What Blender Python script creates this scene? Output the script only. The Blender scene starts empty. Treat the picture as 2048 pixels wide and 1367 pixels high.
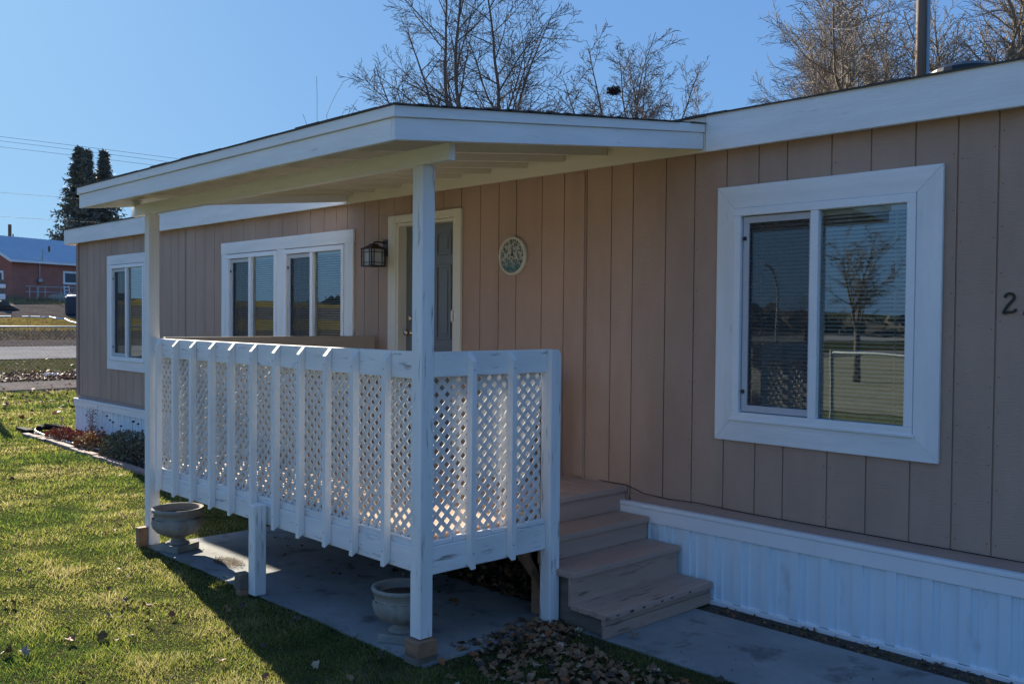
import bpy, bmesh, math, random
import numpy as np
from mathutils import Vector, Matrix, noise
R = math.radians
scene = bpy.context.scene
col = scene.collection
# ------------------------------------------------------------------ camera, sky, sun
F = Vector((-0.72398386, 0.68938718, -0.02434517)); RT = Vector((0.6894117, 0.72431732, 0.00871368)); UP = Vector((-0.02364073, 0.01047528, 0.99966564))
CAM = Vector((0, -5.366, 1.89)); FPX = 1896.2
cd = bpy.data.cameras.new('camera'); cam = bpy.data.objects.new('camera', cd); col.objects.link(cam)
cd.sensor_width = 36; cd.lens = FPX / 2048 * 36; cd.clip_end = 3000; cd.clip_start = .05
M3 = Matrix((RT, UP, -F)).transposed()
cam.matrix_world = Matrix.Translation(CAM) @ M3.to_4x4()
scene.camera = cam
ELEV = R(20.7); AZ = math.atan(.2)
SUNDIR = Vector((-math.cos(AZ)*math.cos(ELEV), math.sin(AZ)*math.cos(ELEV), math.sin(ELEV)))   # towards the sun
w = bpy.data.worlds.new('World'); scene.world = w; w.use_nodes = True
nt = w.node_tree; sky = nt.nodes.new('ShaderNodeTexSky'); sky.sky_type = 'NISHITA'; sky.sun_disc = False
sky.sun_elevation = ELEV; sky.sun_rotation = math.atan2(SUNDIR.x, SUNDIR.y)
sky.altitude = 300; sky.air_density = 1.0; sky.dust_density = .6; sky.ozone_density = 3.0
bg = nt.nodes['Background']; sep = nt.nodes.new('ShaderNodeSeparateColor'); cmb = nt.nodes.new('ShaderNodeCombineColor'); nt.links.new(sky.outputs[0], sep.inputs[0])
for ch, (ex, kk) in enumerate(((.32, .41), (.30, .765), (.18, 1.62))):       # tone response of the hazy bright sky
    pw = nt.nodes.new('ShaderNodeMath'); pw.operation = 'POWER'; pw.inputs[1].default_value = ex; nt.links.new(sep.outputs[ch], pw.inputs[0])
    ml = nt.nodes.new('ShaderNodeMath'); ml.operation = 'MULTIPLY'; ml.inputs[1].default_value = kk; nt.links.new(pw.outputs[0], ml.inputs[0]); nt.links.new(ml.outputs[0], cmb.inputs[ch])
nt.links.new(cmb.outputs[0], bg.inputs[0]); bg.inputs[1].default_value = .105
sd = bpy.data.lights.new('sun', 'SUN'); sd.energy = 3.7; sd.angle = R(.5); sd.color = (1, .9, .74)
sun = bpy.data.objects.new('sun', sd); col.objects.link(sun)
sun.rotation_euler = (-SUNDIR).to_track_quat('-Z', 'Y').to_euler()
scene.view_settings.view_transform = 'Standard'; scene.view_settings.look = 'None'
scene.view_settings.exposure = 1.74
rng = random.Random(4)
# ------------------------------------------------------------------ helpers
def at(px, py, D):                       # photo pixel + distance along the view -> world point
    return CAM + (F + RT*((px-1024)/FPX) - UP*((py-683.5)/FPX))*D
def tag(o, label=None, cat=None, group=None, kind=None):
    if label: o['label'] = label
    if cat: o['category'] = cat
    if group: o['group'] = group
    if kind: o['kind'] = kind
    return o
def empty(name, loc, label, cat, group=None):
    o = bpy.data.objects.new(name, None); col.objects.link(o); o.location = loc; o.empty_display_size = .1
    return tag(o, label, cat, group)
def wloc(o):
    v = Vector((0, 0, 0))
    while o: v += o.location; o = o.parent
    return v
class MB:
    def __init__(s): s.v = []; s.f = []; s.m = []; s.mi = 0
    def add(s, vs, fs):
        n = len(s.v); s.v += [tuple(v) for v in vs]; s.f += [tuple(i+n for i in f) for f in fs]; s.m += [s.mi]*len(fs)
    def box(s, x0, x1, y0, y1, z0, z1):
        s.hexa([(x0,y0,z0),(x1,y0,z0),(x1,y1,z0),(x0,y1,z0),(x0,y0,z1),(x1,y0,z1),(x1,y1,z1),(x0,y1,z1)])
    def hexa(s, p): s.add(p, [(3,2,1,0),(4,5,6,7),(0,1,5,4),(1,2,6,5),(2,3,7,6),(3,0,4,7)])
    def prism(s, pts, off):              # polygon + extrusion vector
        n = len(pts); o = Vector(off); a = [Vector(p) for p in pts]; b = [p+o for p in a]
        s.add(a+b, [tuple(range(n)), tuple(reversed(range(n, 2*n)))] + [((i+1)%n, i, n+i, n+(i+1)%n) for i in range(n)])
    def tube(s, pts, rs, k=6, cap=True):
        pts = [Vector(p) for p in pts]; n = len(pts)
        if not hasattr(rs, '__len__'): rs = [rs]*n
        base = len(s.v); ref = None
        for i, p in enumerate(pts):
            t = (pts[min(i+1, n-1)] - pts[max(i-1, 0)])
            t = t.normalized() if t.length > 1e-9 else Vector((0,0,1))
            if ref is None: ref = t.orthogonal().normalized()
            else:
                ref = ref - t*ref.dot(t); ref = ref.normalized() if ref.length > 1e-6 else t.orthogonal().normalized()
            b = t.cross(ref)
            for j in range(k):
                a = 2*math.pi*j/k; q = p + (ref*math.cos(a) + b*math.sin(a))*rs[i]; s.v.append(q[:])
        for i in range(n-1):
            for j in range(k):
                a = base+i*k+j; b_ = base+i*k+(j+1)%k
                s.f.append((a, b_, b_+k, a+k)); s.m.append(s.mi)
        if cap and k > 3:
            s.f.append(tuple(base+j for j in reversed(range(k)))); s.m.append(s.mi)
            s.f.append(tuple(base+(n-1)*k+j for j in range(k))); s.m.append(s.mi)
    def lathe(s, c, prof, k=40, fn=None, close=True):  # prof: (r, z)
        c = Vector(c); base = len(s.v); n = len(prof)
        for (r, z) in prof:
            for j in range(k):
                a = 2*math.pi*j/k; rr = r*(fn(a, z) if fn else 1)
                s.v.append((c.x+rr*math.cos(a), c.y+rr*math.sin(a), c.z+z))
        for i in range(n-1):
            for j in range(k):
                a = base+i*k+j; b = base+i*k+(j+1)%k; s.f.append((a, b, b+k, a+k)); s.m.append(s.mi)
        if close:
            s.f.append(tuple(base+j for j in reversed(range(k)))); s.m.append(s.mi)
            s.f.append(tuple(base+(n-1)*k+j for j in range(k))); s.m.append(s.mi)
    def build(s, name, mats, parent=None, bevel=0, smooth=False, seg=1):
        if not isinstance(mats, (list, tuple)): mats = [mats]
        off = wloc(parent) if parent else Vector((0,0,0))
        me = bpy.data.meshes.new(name)
        V = np.array(s.v, dtype=np.float32).reshape(-1, 3) - np.array(off[:], dtype=np.float32)
        me.from_pydata(V.tolist() if len(V) < 2000 else V.tolist(), [], s.f)
        for m in mats: me.materials.append(m)
        if len(mats) > 1: me.polygons.foreach_set('material_index', s.m)
        if smooth: me.polygons.foreach_set('use_smooth', [True]*len(s.f))
        me.update()
        o = bpy.data.objects.new(name, me); col.objects.link(o)
        if parent: o.parent = parent
        if bevel:
            b = o.modifiers.new('bevel', 'BEVEL'); b.width = bevel; b.segments = seg; b.limit_method = 'ANGLE'; b.angle_limit = R(35)
        return o
def bx(name, mats, parent, *dims, bevel=0.003):
    m = MB(); m.box(*dims); return m.build(name, mats, parent, bevel)
# ------------------------------------------------------------------ materials
def mat(name, base, rough=.6, var=None, vscale=3, grain=(1,1,1), bump=0, bscale=40, bgrain=None, dirt=None, dscale=6, damt=.0, dlo=.55, metal=0, trans=0, spec=.5, detail=6):
    m = bpy.data.materials.new(name); m.use_nodes = True; t = m.node_tree; N = t.nodes; L = t.links
    b = N['Principled BSDF']; b.inputs['Roughness'].default_value = rough; b.inputs['Metallic'].default_value = metal
    b.inputs['Specular IOR Level'].default_value = spec
    tc = N.new('ShaderNodeTexCoord')
    def nz(scale, g, det=detail):
        mp = N.new('ShaderNodeMapping'); mp.inputs['Scale'].default_value = g; L.new(tc.outputs['Object'], mp.inputs[0])
        n = N.new('ShaderNodeTexNoise'); n.inputs['Scale'].default_value = scale; n.inputs['Detail'].default_value = det; n.inputs['Roughness'].default_value = .6
        L.new(mp.outputs[0], n.inputs[0]); return n.outputs[0]
    def ramp(src, lo, hi):
        r = N.new('ShaderNodeMapRange'); r.inputs[1].default_value = lo; r.inputs[2].default_value = hi; L.new(src, r.inputs[0]); return r.outputs[0]
    def mix(f, a, c2):
        x = N.new('ShaderNodeMix'); x.data_type = 'RGBA'
        if f is not None: L.new(f, x.inputs[0])
        for k, vv in ((6, a), (7, c2)):
            if isinstance(vv, tuple): x.inputs[k].default_value = (*vv, 1)
            else: L.new(vv, x.inputs[k])
        return x.outputs[2]
    c = base
    if var: c = mix(ramp(nz(vscale, grain), .35, .65), c, var)
    if dirt and damt: 
        f = ramp(nz(dscale, grain), dlo, dlo+.12)
        mm = N.new('ShaderNodeMath'); mm.operation = 'MULTIPLY'; mm.inputs[1].default_value = damt; L.new(f, mm.inputs[0])
        c = mix(mm.outputs[0], c, dirt)
    if isinstance(c, tuple): b.inputs['Base Color'].default_value = (*c, 1)
    else: L.new(c, b.inputs['Base Color'])
    if bump:
        n = nz(bscale, bgrain or grain, 4); bb = N.new('ShaderNodeBump'); bb.inputs['Strength'].default_value = bump; bb.inputs['Distance'].default_value = .004
        L.new(n, bb.inputs['Height']); L.new(bb.outputs[0], b.inputs['Normal'])
    return m
WH = (.89, .89, .88); WG = (.77, .78, .77); CR = (.22, .2, .17)
def paintset(tag_, base, var, dirt, damt, lo):
    d = {}
    for ax, g in (('X', (.12,1,1)), ('Y', (1,.12,1)), ('Z', (1,1,.12))):
        d[ax] = mat('%s_%s' % (tag_, ax), base, .55, var, 9, g, .55, 90, None, dirt, 34, damt, lo)
    return d
white = paintset('white_paint', WH, WG, CR, .38, .645)
worn = paintset('worn_white_paint', WH, WG, (.2,.17,.14), .8, .585)
brown = paintset('brown_paint', (.49,.335,.26), (.43,.29,.225), (.06,.045,.04), .6, .64)
brown_worn = paintset('worn_brown_paint', (.49,.335,.26), (.40,.27,.205), (.035,.028,.025), .9, .585)
cream = paintset('cream_paint', (.78,.74,.62), (.72,.68,.56), CR, .3, .66)
siding = mat('siding', (.49,.335,.25), .62, (.39,.262,.193), 1.7, (1,1,.3), 1.0, 55, (.45,1,2.2), (.50,.38,.30), 1.3, .45, .56)
sidetrim = mat('siding_trim', (.37,.25,.20), .6, (.32,.21,.17), 5, (1,1,1), .4, 50)
vinyl = mat('vinyl', (.86,.88,.89), .35, (.82,.84,.85), 4)
skirtm = mat('skirt_metal', (.76,.87,.93), .35, (.70,.82,.89), 3, (1,1,.4), .1, 8, None, (.36,.36,.34), 4.5, .55, .60)
shingle = mat('shingle', (.05,.045,.04), .9, (.10,.085,.07), 60, (1,1,1), .8, 150)
concrete = mat('concrete', (.33,.34,.335), .85, (.20,.215,.215), 1.1, (1,1,1), .9, 45, None, (.10,.10,.095), 4, .75, .55)
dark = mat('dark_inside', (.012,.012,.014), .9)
metal_bronze = mat('bronze', (.05,.035,.028), .45, (.09,.05,.03), 30, metal=.6)
nickel = mat('nickel', (.62,.52,.42), .25, metal=1)
galv = mat('galvanised', (.42,.44,.45), .4, (.34,.35,.36), 10, metal=.7)
rawwood = mat('raw_wood', (.36,.20,.11), .8, (.24,.14,.085), 14, (.2,1,1), .8, 60, None, (.08,.05,.035), 12, .7, .58)
greywood = mat('grey_wood', (.15,.12,.095), .85, (.22,.18,.14), 14, (.2,1,1), .8, 60)
doorgrey = mat('door_grey', (.17,.19,.20), .45, (.155,.17,.18), 3)
stone = mat('cast_stone', (.36,.335,.29), .9, (.25,.235,.205), 7, (1,1,1), .7, 90, None, (.16,.15,.13), 9, .6, .58)
rubber = mat('rubber', (.02,.02,.022), .95, spec=.1)
wirem = mat('wire', (.03,.03,.035), .6)
soil = mat('soil', (.05,.036,.026), .95, (.085,.06,.042), 12, (1,1,1), 1, 40)
board_tan = mat('tan_paint', (.46,.38,.30), .6, (.41,.34,.27), 5, (1,.2,1), .4, 70)
black = mat('black_metal', (.008,.009,.012), .4)
def glass_mat():
    m = bpy.data.materials.new('window_glass'); m.use_nodes = True; t = m.node_tree; N = t.nodes; L = t.links
    N.remove(N['Principled BSDF']); out = N['Material Output']
    g = N.new('ShaderNodeBsdfGlossy'); g.inputs['Roughness'].default_value = .0; g.inputs['Color'].default_value = (.86,.95,.95,1)
    tr = N.new('ShaderNodeBsdfTransparent'); tr.inputs['Color'].default_value = (.84,.90,.88,1)
    fr = N.new('ShaderNodeFresnel'); fr.inputs[0].default_value = 1.9
    ad = N.new('ShaderNodeMath'); ad.operation = 'ADD'; ad.inputs[1].default_value = .10; ad.use_clamp = True; L.new(fr.outputs[0], ad.inputs[0])
    tcn = N.new('ShaderNodeTexCoord'); nz = N.new('ShaderNodeTexNoise'); nz.inputs['Scale'].default_value = 1.6; L.new(tcn.outputs['Object'], nz.inputs[0])
    bp = N.new('ShaderNodeBump'); bp.inputs['Strength'].default_value = .08; bp.inputs['Distance'].default_value = .01; L.new(nz.outputs[0], bp.inputs['Height']); L.new(bp.outputs[0], g.inputs['Normal'])
    mx = N.new('ShaderNodeMixShader'); L.new(ad.outputs[0], mx.inputs[0]); L.new(tr.outputs[0], mx.inputs[1]); L.new(g.outputs[0], mx.inputs[2]); L.new(mx.outputs[0], out.inputs[0])
    return m
def screen_mat():
    m = bpy.data.materials.new('insect_screen'); m.use_nodes = True; t = m.node_tree; N = t.nodes; L = t.links
    b = N['Principled BSDF']; b.inputs['Base Color'].default_value = (.05,.05,.055,1); b.inputs['Roughness'].default_value = .6; b.inputs['Alpha'].default_value = .42
    return m
glass = glass_mat(); screen = screen_mat()
blindm = mat('blind', (.80,.80,.77), .6)
# ------------------------------------------------------------------ ground and far terrain
PROF = [(-400,6.0),(-110,3.9),(-76,2.95),(-72,2.8),(-56,1.6),(-50,1.0),(-45.7,.72),(-42,.57),(-34.4,.38),(-29.7,.19),(-26.7,.06),(-25.2,0),(500,0)]
def tz(x):
    for (a, za), (b, zb) in zip(PROF, PROF[1:]):
        if a <= x <= b: return za + (zb-za)*(x-a)/(b-a)
    return 0
def ground_mat(name, cols, scales, bumpd=.02, bs=30, rough=.95):
    m = bpy.data.materials.new(name); m.use_nodes = True; t = m.node_tree; N = t.nodes; L = t.links
    b = N['Principled BSDF']; b.inputs['Roughness'].default_value = rough; b.inputs['Specular IOR Level'].default_value = .0
    tc = N.new('ShaderNodeTexCoord'); prev = None
    for i, (c, s) in enumerate(zip(cols[1:], scales)):
        n = N.new('ShaderNodeTexNoise'); n.inputs['Scale'].default_value = s; n.inputs['Detail'].default_value = 8; n.inputs['Roughness'].default_value = .65; L.new(tc.outputs['Object'], n.inputs[0])
        r = N.new('ShaderNodeMapRange'); r.inputs[1].default_value = .44; r.inputs[2].default_value = .6; L.new(n.outputs[0], r.inputs[0])
        x = N.new('ShaderNodeMix'); x.data_type = 'RGBA'; L.new(r.outputs[0], x.inputs[0])
        if prev is None: x.inputs[6].default_value = (*cols[0], 1)
        else: L.new(prev, x.inputs[6])
        x.inputs[7].default_value = (*c, 1); prev = x.outputs[2]
    L.new(prev, b.inputs['Base Color'])
    n = N.new('ShaderNodeTexNoise'); n.inputs['Scale'].default_value = bs; n.inputs['Detail'].default_value = 5; L.new(tc.outputs['Object'], n.inputs[0])
    bp = N.new('ShaderNodeBump'); bp.inputs['Distance'].default_value = bumpd; bp.inputs['Strength'].default_value = .9; L.new(n.outputs[0], bp.inputs['Height']); L.new(bp.outputs[0], b.inputs['Normal'])
    return m
g_lawn = ground_mat('lawn_soil', [(.07,.075,.028),(.10,.085,.045),(.045,.05,.022)], [1.3, 7], .03, 50)
g_field = ground_mat('field_grass', [(.34,.32,.22),(.28,.26,.17)], [.5], .02, 10)
g_dry = ground_mat('dry_grass', [(.28,.20,.05),(.18,.15,.04),(.15,.105,.045)], [.5, 3], .05, 10)
g_bank = ground_mat('bank_earth', [(.10,.075,.055),(.15,.115,.08),(.05,.04,.032)], [.9, 4], .08, 6)
g_gravel = ground_mat('gravel_ground', [(.115,.10,.09),(.155,.135,.12),(.07,.06,.055)], [.8, 9], .04, 14)
g_road = ground_mat('road_surface', [(.30,.29,.275),(.25,.24,.23)], [.6], .01, 20)
g_walk = ground_mat('pavement', [(.20,.175,.155),(.16,.14,.12),(.24,.21,.18)], [.9, 6], .01, 20)
def strip(name, xa, xb, m, lift, y0=-120, y1=260, thick=None):
    mb = MB(); xs = sorted({xa, xb, *[p[0] for p in PROF if xa < p[0] < xb]})
    for a, b in zip(xs, xs[1:]):
        mb.add([(a,y0,tz(a)+lift),(b,y0,tz(b)+lift),(b,y1,tz(b)+lift),(a,y1,tz(a)+lift)], [(0,1,2,3)])
    if thick:
        mb.add([(xb,y0,tz(xb)+lift),(xb,y1,tz(xb)+lift),(xb,y1,tz(xb)-.05),(xb,y0,tz(xb)-.05)], [(0,3,2,1)])
    return tag(mb.build(name, m), kind='structure')
strip('ground', -400, 500, g_lawn, 0, -500, 500)
strip('pavement', -27.0, -25.1, g_walk, .05, thick=1)
strip('road', -41.9, -34.4, g_road, .02)
strip('road_shoulder', -45.7, -41.9, g_gravel, .03)
strip('earth_bank', -50.6, -45.7, g_bank, .03)
strip('dry_verge', -57.2, -50.6, g_dry, .03)
strip('gravel_yard', -69.5, -57.2, g_gravel, .03)
strip('dry_field', -100, -69.5, g_dry, .03)
mb = MB(); mb.add([(-60,-400,.02),(500,-400,.02),(500,-13,.02),(-60,-13,.02)], [(0,1,2,3)]); tag(mb.build('field', g_field), kind='structure')
mb = MB(); mb.add([(-60,-12.98,.01),(500,-12.98,.01),(500,-6.6,.01),(-60,-6.6,.01)], [(0,1,2,3)]); tag(mb.build('lawn', ground_mat('bounce_lawn', [(.17,.18,.075),(.22,.20,.10),(.11,.13,.045)], [1.3, 7], .03, 50)), kind='structure')  # plane behind the camera, pale grass colour added to bounce light onto shade
# slab, walkway
def jag_slab(name, x0, x1, y0, y1, top):
    mb = MB(); pts = []; n = 24
    for i in range(n): pts.append((x0+(x1-x0)*i/n, y0+rng.uniform(-.008,.008), -.06))
    for i in range(8): pts.append((x1+rng.uniform(-.006,.006), y0+(y1-y0)*i/8, -.06))
    for i in range(n): pts.append((x1+(x0-x1)*i/n, y1, -.06))
    for i in range(8): pts.append((x0, y1+(y0-y1)*i/8, -.06))
    mb.prism(list(reversed(pts)), (0,0,.06+top)); return tag(mb.build(name, concrete), kind='structure')
jag_slab('patio_slab', -7.62, -4.0, -2.2, -.95, .012)
jag_slab('walkway', -3.93, 3.0, -1.14, -.235, .008)
mb = MB(); mb.box(-3.6, 3.0, -.236, -.055, -.02, .0035); tag(mb.build('soil_strip', soil), kind='structure')
# ------------------------------------------------------------------ house
HL, HR = -15.6, 3.2
house = empty('mobile_home', (-6, 0, 0), 'brown grooved-siding mobile home with white trim, skirting and windows', 'mobile home')
GR = [-15.402,-15.16,-14.905,-14.656,-14.425,-14.206,-13.932,-13.665,-13.389,-13.1,-12.77,-12.447,-12.155,-11.936,-11.726,-11.436,-11.177,-10.921,-10.699,-10.495,-10.19,-9.9,-9.6,-9.3,-9.0,-8.735,-8.47,-8.242,-8.036,-7.741,-7.506,-7.25,-7.0,-6.78,-6.53,-6.287,-6.036,-5.805,-5.595,-5.302,-5.06,-4.824,-4.58,-4.377,-4.083,-3.84,-3.585,-3.345,-3.142,-2.843,-2.595,-2.334,-2.10,-1.888,-1.64,-1.41,-1.2,-.9,-.66,-.42,-.2,.1,.34,.58,.8,1.1,1.34,1.6,1.9,2.2,2.5,2.8]
OPEN = [(-14.16,-12.97,1.255,2.60),(-10.53,-9.40,1.255,2.60),(-9.22,-8.07,1.255,2.60),(-3.49,-2.33,1.255,2.60),(-7.19,-6.345,.70,2.775)]
def wall():
    mb = MB(); GW = .005
    xs = {HL, HR}
    for g in GR: xs |= {g-GW, g+GW}
    for o in OPEN: xs |= {o[0], o[1]}
    xs = sorted(xs)
    for a, b in zip(xs, xs[1:]):
        if b-a < 1e-4: continue
        c = (a+b)/2; groove = any(abs(c-g) < GW*1.01 for g in GR)
        yf = .009 if groove else 0.0
        zs = [(.56, 3.25)]
        for o in OPEN:
            if o[0]-1e-6 < c < o[1]+1e-6:
                zs = [(.56, o[2]), (o[3], 3.25)] if o[2] > .75 else [(.56,o[2]),(o[3], 3.25)]
        for z0, z1 in zs: mb.box(a, b, yf, .11, z0, z1)
    mb.mi = 1; rr = random.Random(31)
    for k_, g in enumerate(GR):
        if k_ % 4 == 1 or abs(g+2.10) < .01:
            for sx in (-.022, .022):
                z = .70
                while z < 2.98:
                    if not any(o[0]-.16 < g+sx < o[1]+.16 and o[2]-.16 < z < o[3]+.16 for o in OPEN): mb.box(g+sx-.0028, g+sx+.0028, -.0012, .002, z-.0028, z+.0028)
                    z += rr.uniform(.17,.33)
    return mb.build('wall', [siding, mat('nail_head', (.10,.07,.06), .6)], house)
wall()
mb = MB()   # other walls
mb.box(HL, HL+.1, .11, 8.2, .56, 3.25); mb.box(HR-.1, HR, .11, 8.2, .56, 3.25); mb.box(HL, HR, 8.2, 8.3, .56, 3.25)
mb.build('wall', siding, house)
mb = MB(); mb.box(HL+.1, HR-.1, .2, 8.1, .5, .62); mb.box(HL+.1,HR-.1,1.6,1.7,.62,3.2); mb.build('floor', dark, house)  # floor and inner wall near-black; the unlit room is put into the colour
# base trim board, corner board, seams
bm_ = MB(); bm_.box(HL-.004, -7.6, -.014, -.001, .578, .637); bm_.box(-4.36, HR, -.014, -.001, .578, .637); bm_.build('base_board', sidetrim, house, .002)
bx('corner_board', sidetrim, house, HL-.02, HL+.075, -.018, -.001, .638, 3.0)
bx('seam_board', siding, house, -4.945, -4.840, -.014, -.001, .70, 3.0)
bx('seam_board', sidetrim, house, -11.742, -11.71, -.008, -.001, .64, 3.0)
# skirting
def skirt(xa, xb):
    mb = MB(); X = -3.664; P = .2045; pts = []
    k0 = math.floor((xa-X)/P)-1; x = xa
    for k in range(k0, k0+int((xb-xa)/P)+4):
        b = X+k*P; pts += [(b,-.040),(b+.002,-.056),(b+.060,-.056),(b+.063,-.040),(b+.098,-.040),(b+.104,-.050),(b+.114,-.050),(b+.124,-.040)]
    pts = [(p[0], p[1]) for p in pts if xa < p[0] < xb]; pts = [(xa,-.040)]+pts+[(xb,-.040)]
    v = []; f = []
    for (px, py) in pts: v += [(px,py,.02),(px,py,.47)]
    for i in range(len(pts)-1): f.append((2*i, 2*i+2, 2*i+3, 2*i+1))
    mb.add(v, f); return mb
sk = skirt(HL, HR).build('skirting', skirtm, house)
mb = MB(); mb.box(HL-.01, HR, -.062, -.02, .462, .556); mb.build('skirting_rail', vinyl, sk, .003)
mb = MB(); mb.box(HL-.015, HR, -.068, -.0145, .558, .585); mb.build('skirting_cap', vinyl, sk, .003)
mb = MB(); mb.box(HL-.01, HR, -.064, -.02, -.01, .03); mb.box(HL-.01, HR, -.056, -.02, .03, .038); mb.build('skirting_foot', vinyl, sk, .002)
mb = MB(); mb.box(HL-.008, HL+.02, -.03, 8.2, 0, .56); mb.build('skirting_side', skirtm, sk)
# roof
mb = MB()
mb.prism([(HL-.3,-.085,3.236),(HL-.3,4.1,3.236+.175*4.19),(HL-.3,8.4,3.236),(HL-.3,8.4,3.216),(HL-.3,4.1,3.216+.175*4.19),(HL-.3,-.085,3.216)], (HR-HL+.6,0,0))
roof = mb.build('roof', shingle, house)
mb = MB(); rr = random.Random(2); x = HL-.33
while x < HR+.3:
    L_ = rr.uniform(.22,.34); j = rr.uniform(0,.006)
    mb.hexa([(x,-.115-j,3.238),(x+L_,-.115-j,3.238),(x+L_,.2,3.29),(x,.2,3.29),(x,-.115-j,3.248+j),(x+L_,-.115-j,3.248+j),(x+L_,.2,3.302+j),(x,.2,3.302+j)]); x += L_+.004
mb.build('shingle_edge', shingle, roof)
fs = MB(); fs.box(HL-.30, -12.35, -.105, -.07, 3.004, 3.238); fs.build('fascia', white['X'], house, .003)
fs = MB(); fs.box(-12.347, -7.95, -.105, -.07, 3.004, 3.238); fs.build('fascia', white['X'], house, .003)
fs = MB(); fs.box(-7.947, -3.69, -.103, -.07, 3.004, 3.238); fs.build('fascia', cream['X'], house, .003)
fs = MB(); fs.box(-3.687, HR+.3, -.105, -.07, 3.004, 3.245); fs.build('fascia', white['X'], house, .003)
mb = MB(); mb.box(HL-.29, HR+.29, -.07, .0, 3.03, 3.05); mb.box(HL-.29, HL, 0, 8.3, 3.03, 3.05); mb.build('soffit', cream['X'], house)
mb = MB(); mb.box(HL-.30, HL-.27, -.07, 8.35, 3.004, 3.236); mb.build('fascia', white['Y'], house, .003)
def dome_vent(px, py, X0, Y0, s):
    mb = MB(); z0 = 3.24+.175*(Y0+.085)
    mb.lathe((X0,Y0,z0), [(.19*s,-.03),(.2*s,.03),(.19*s,.06),(.15*s,.085),(.08*s,.10),(.01,.104)], 24)
    mb.box(X0-.16*s,X0+.16*s,Y0-.2*s,Y0+.2*s,z0-.04,z0+.015)
    mb.build('roof_vent', black, roof, smooth=False)
dome_vent(0,0,-2.35,.72,1.05); dome_vent(0,0,-4.75,.75,.9)
# windows
def slats(mb, x0, x1, z0, z1, y):
    z = z0
    while z < z1:
        mb.add([(x0,y-.008,z),(x1,y-.008,z),(x1,y+.008,z+.013),(x0,y+.008,z+.013)], [(0,1,2,3)]); z += .0245
    for xx in (x0+.12, x1-.12): mb.box(xx, xx+.002, y-.012, y+.012, z0, z1)
    mb.box(x0, x1, y-.02, y+.02, z1, z1+.03)
def window(xo, kind):
    """kind: trim style; xo = left of vinyl frame; frame 1.19 wide, 1.37 high"""
    x0, x1 = xo; z0, z1 = 1.245, 2.62; W_ = x1-x0
    wn = bpy.data.objects.new('window', None); col.objects.link(wn); wn.parent = house; wn.location = Vector((x0, 0, z0)) - house.location
    fw = .05; xm = x0+W_*.478; mw = .027
    mb = MB()
    yf, yb = -.034, .03
    mb.box(x0, x1, yf, yb, z1-fw, z1); mb.box(x0, x1, yf, yb, z0, z0+fw); mb.box(x0, x0+fw, yf, yb, z0+fw, z1-fw); mb.box(x1-fw, x1, yf, yb, z0+fw, z1-fw)
    mb.box(xm-mw, xm+mw, yf+.003, yb, z0+fw, z1-fw)
    mb.box(x0-.012, x1+.012, yf-.006, yf, z0-.008, z0+.012)
    mb.build('frame', vinyl, wn, .004)
    # screen sash
    a, b, c, d = x0+fw+.008, xm-mw-.002, z0+fw+.006, z1-fw-.006; s = .042
    mb = MB(); mb.box(a,b,-.010,.008,d-s,d); mb.box(a,b,-.010,.008,c,c+s); mb.box(a,a+s,-.010,.008,c+s,d-s); mb.box(b-.014,b,-.010,.008,c+s,d-s)
    mb.build('sash', mat('sash_grey',(.50,.52,.55),.4), wn, .002)
    for zz in (d-.14, c+.13): mb = MB(); mb.box(a+.002,a+.024,-.018,-.0102,zz-.012,zz+.012); mb.build('latch', black, wn)
    mb = MB(); mb.add([(a+s,-.001,c+s),(b-.014,-.001,c+s),(b-.014,-.001,d-s),(a+s,-.001,d-s)], [(0,1,2,3)]); mb.build('insect_screen', screen, wn)
    mb = MB(); mb.add([(x0+fw,.016,z0+fw),(xm-mw,.016,z0+fw),(xm-mw,.016,z1-fw),(x0+fw,.016,z1-fw)], [(0,1,2,3)]); mb.build('pane', glass, wn)
    mb = MB(); mb.add([(xm+mw,.004,z0+fw),(x1-fw,.004,z0+fw),(x1-fw,.004,z1-fw),(xm+mw,.004,z1-fw)], [(0,1,2,3)]); mb.build('pane', glass, wn)
    mb = MB(); slats(mb, x0+.03, x1-.03, z0+.05, z1-.08, .065); mb.build('blind', blindm, wn)
    return wn
def trim(parts):
    for p in parts:
        mb = MB(); mb.prism(p[0], (0,-.024,0)); mb.build('window_trim', white[p[1]], house, .0025)
def rect(x0,x1,z0,z1,y=-.002): return [(x0,y,z0),(x0,y,z1),(x1,y,z1),(x1,y,z0)]
BAY = [(-14.175,-12.975),(-10.545,-9.392),(-9.232,-8.06),(-3.506,-2.315)]
for b in BAY: window(b, 0)
# mitred trim of the right window
def mitre(xa,xb,za,zb,xi,xj,zi,zj):
    y = -.002; g = .0012
    trim([([(xa,y,zb),(xb,y,zb),(xj,y,zj),(xi,y,zj)],'X'), ([(xa,y,za),(xi,y,zi),(xj,y,zi),(xb,y,za)],'X'),
          ([(xa,y,za+g),(xa,y,zb-g),(xi,y,zj-g),(xi,y,zi+g)],'Z'), ([(xb,y,za+g),(xj,y,zi+g),(xj,y,zj-g),(xb,y,zb-g)],'Z')])
mitre(-3.64,-2.168,1.104,2.768,-3.508,-2.313,1.247,2.622)
trim([(rect(-14.316,-12.83,2.628,2.762),'X'),(rect(-14.316,-12.83,1.10,1.238),'X'),(rect(-14.316,-14.178,1.2395,2.6265),'Z'),(rect(-12.972,-12.83,1.2395,2.6265),'Z')])
trim([(rect(-10.70,-7.898,2.63,2.764),'X'),(rect(-10.70,-7.898,1.10,1.238),'X'),(rect(-10.69,-10.548,1.2395,2.6285),'Z'),(rect(-9.389,-9.235,1.2395,2.6285),'Z'),(rect(-8.057,-7.905,1.2395,2.6285),'Z')])
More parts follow.
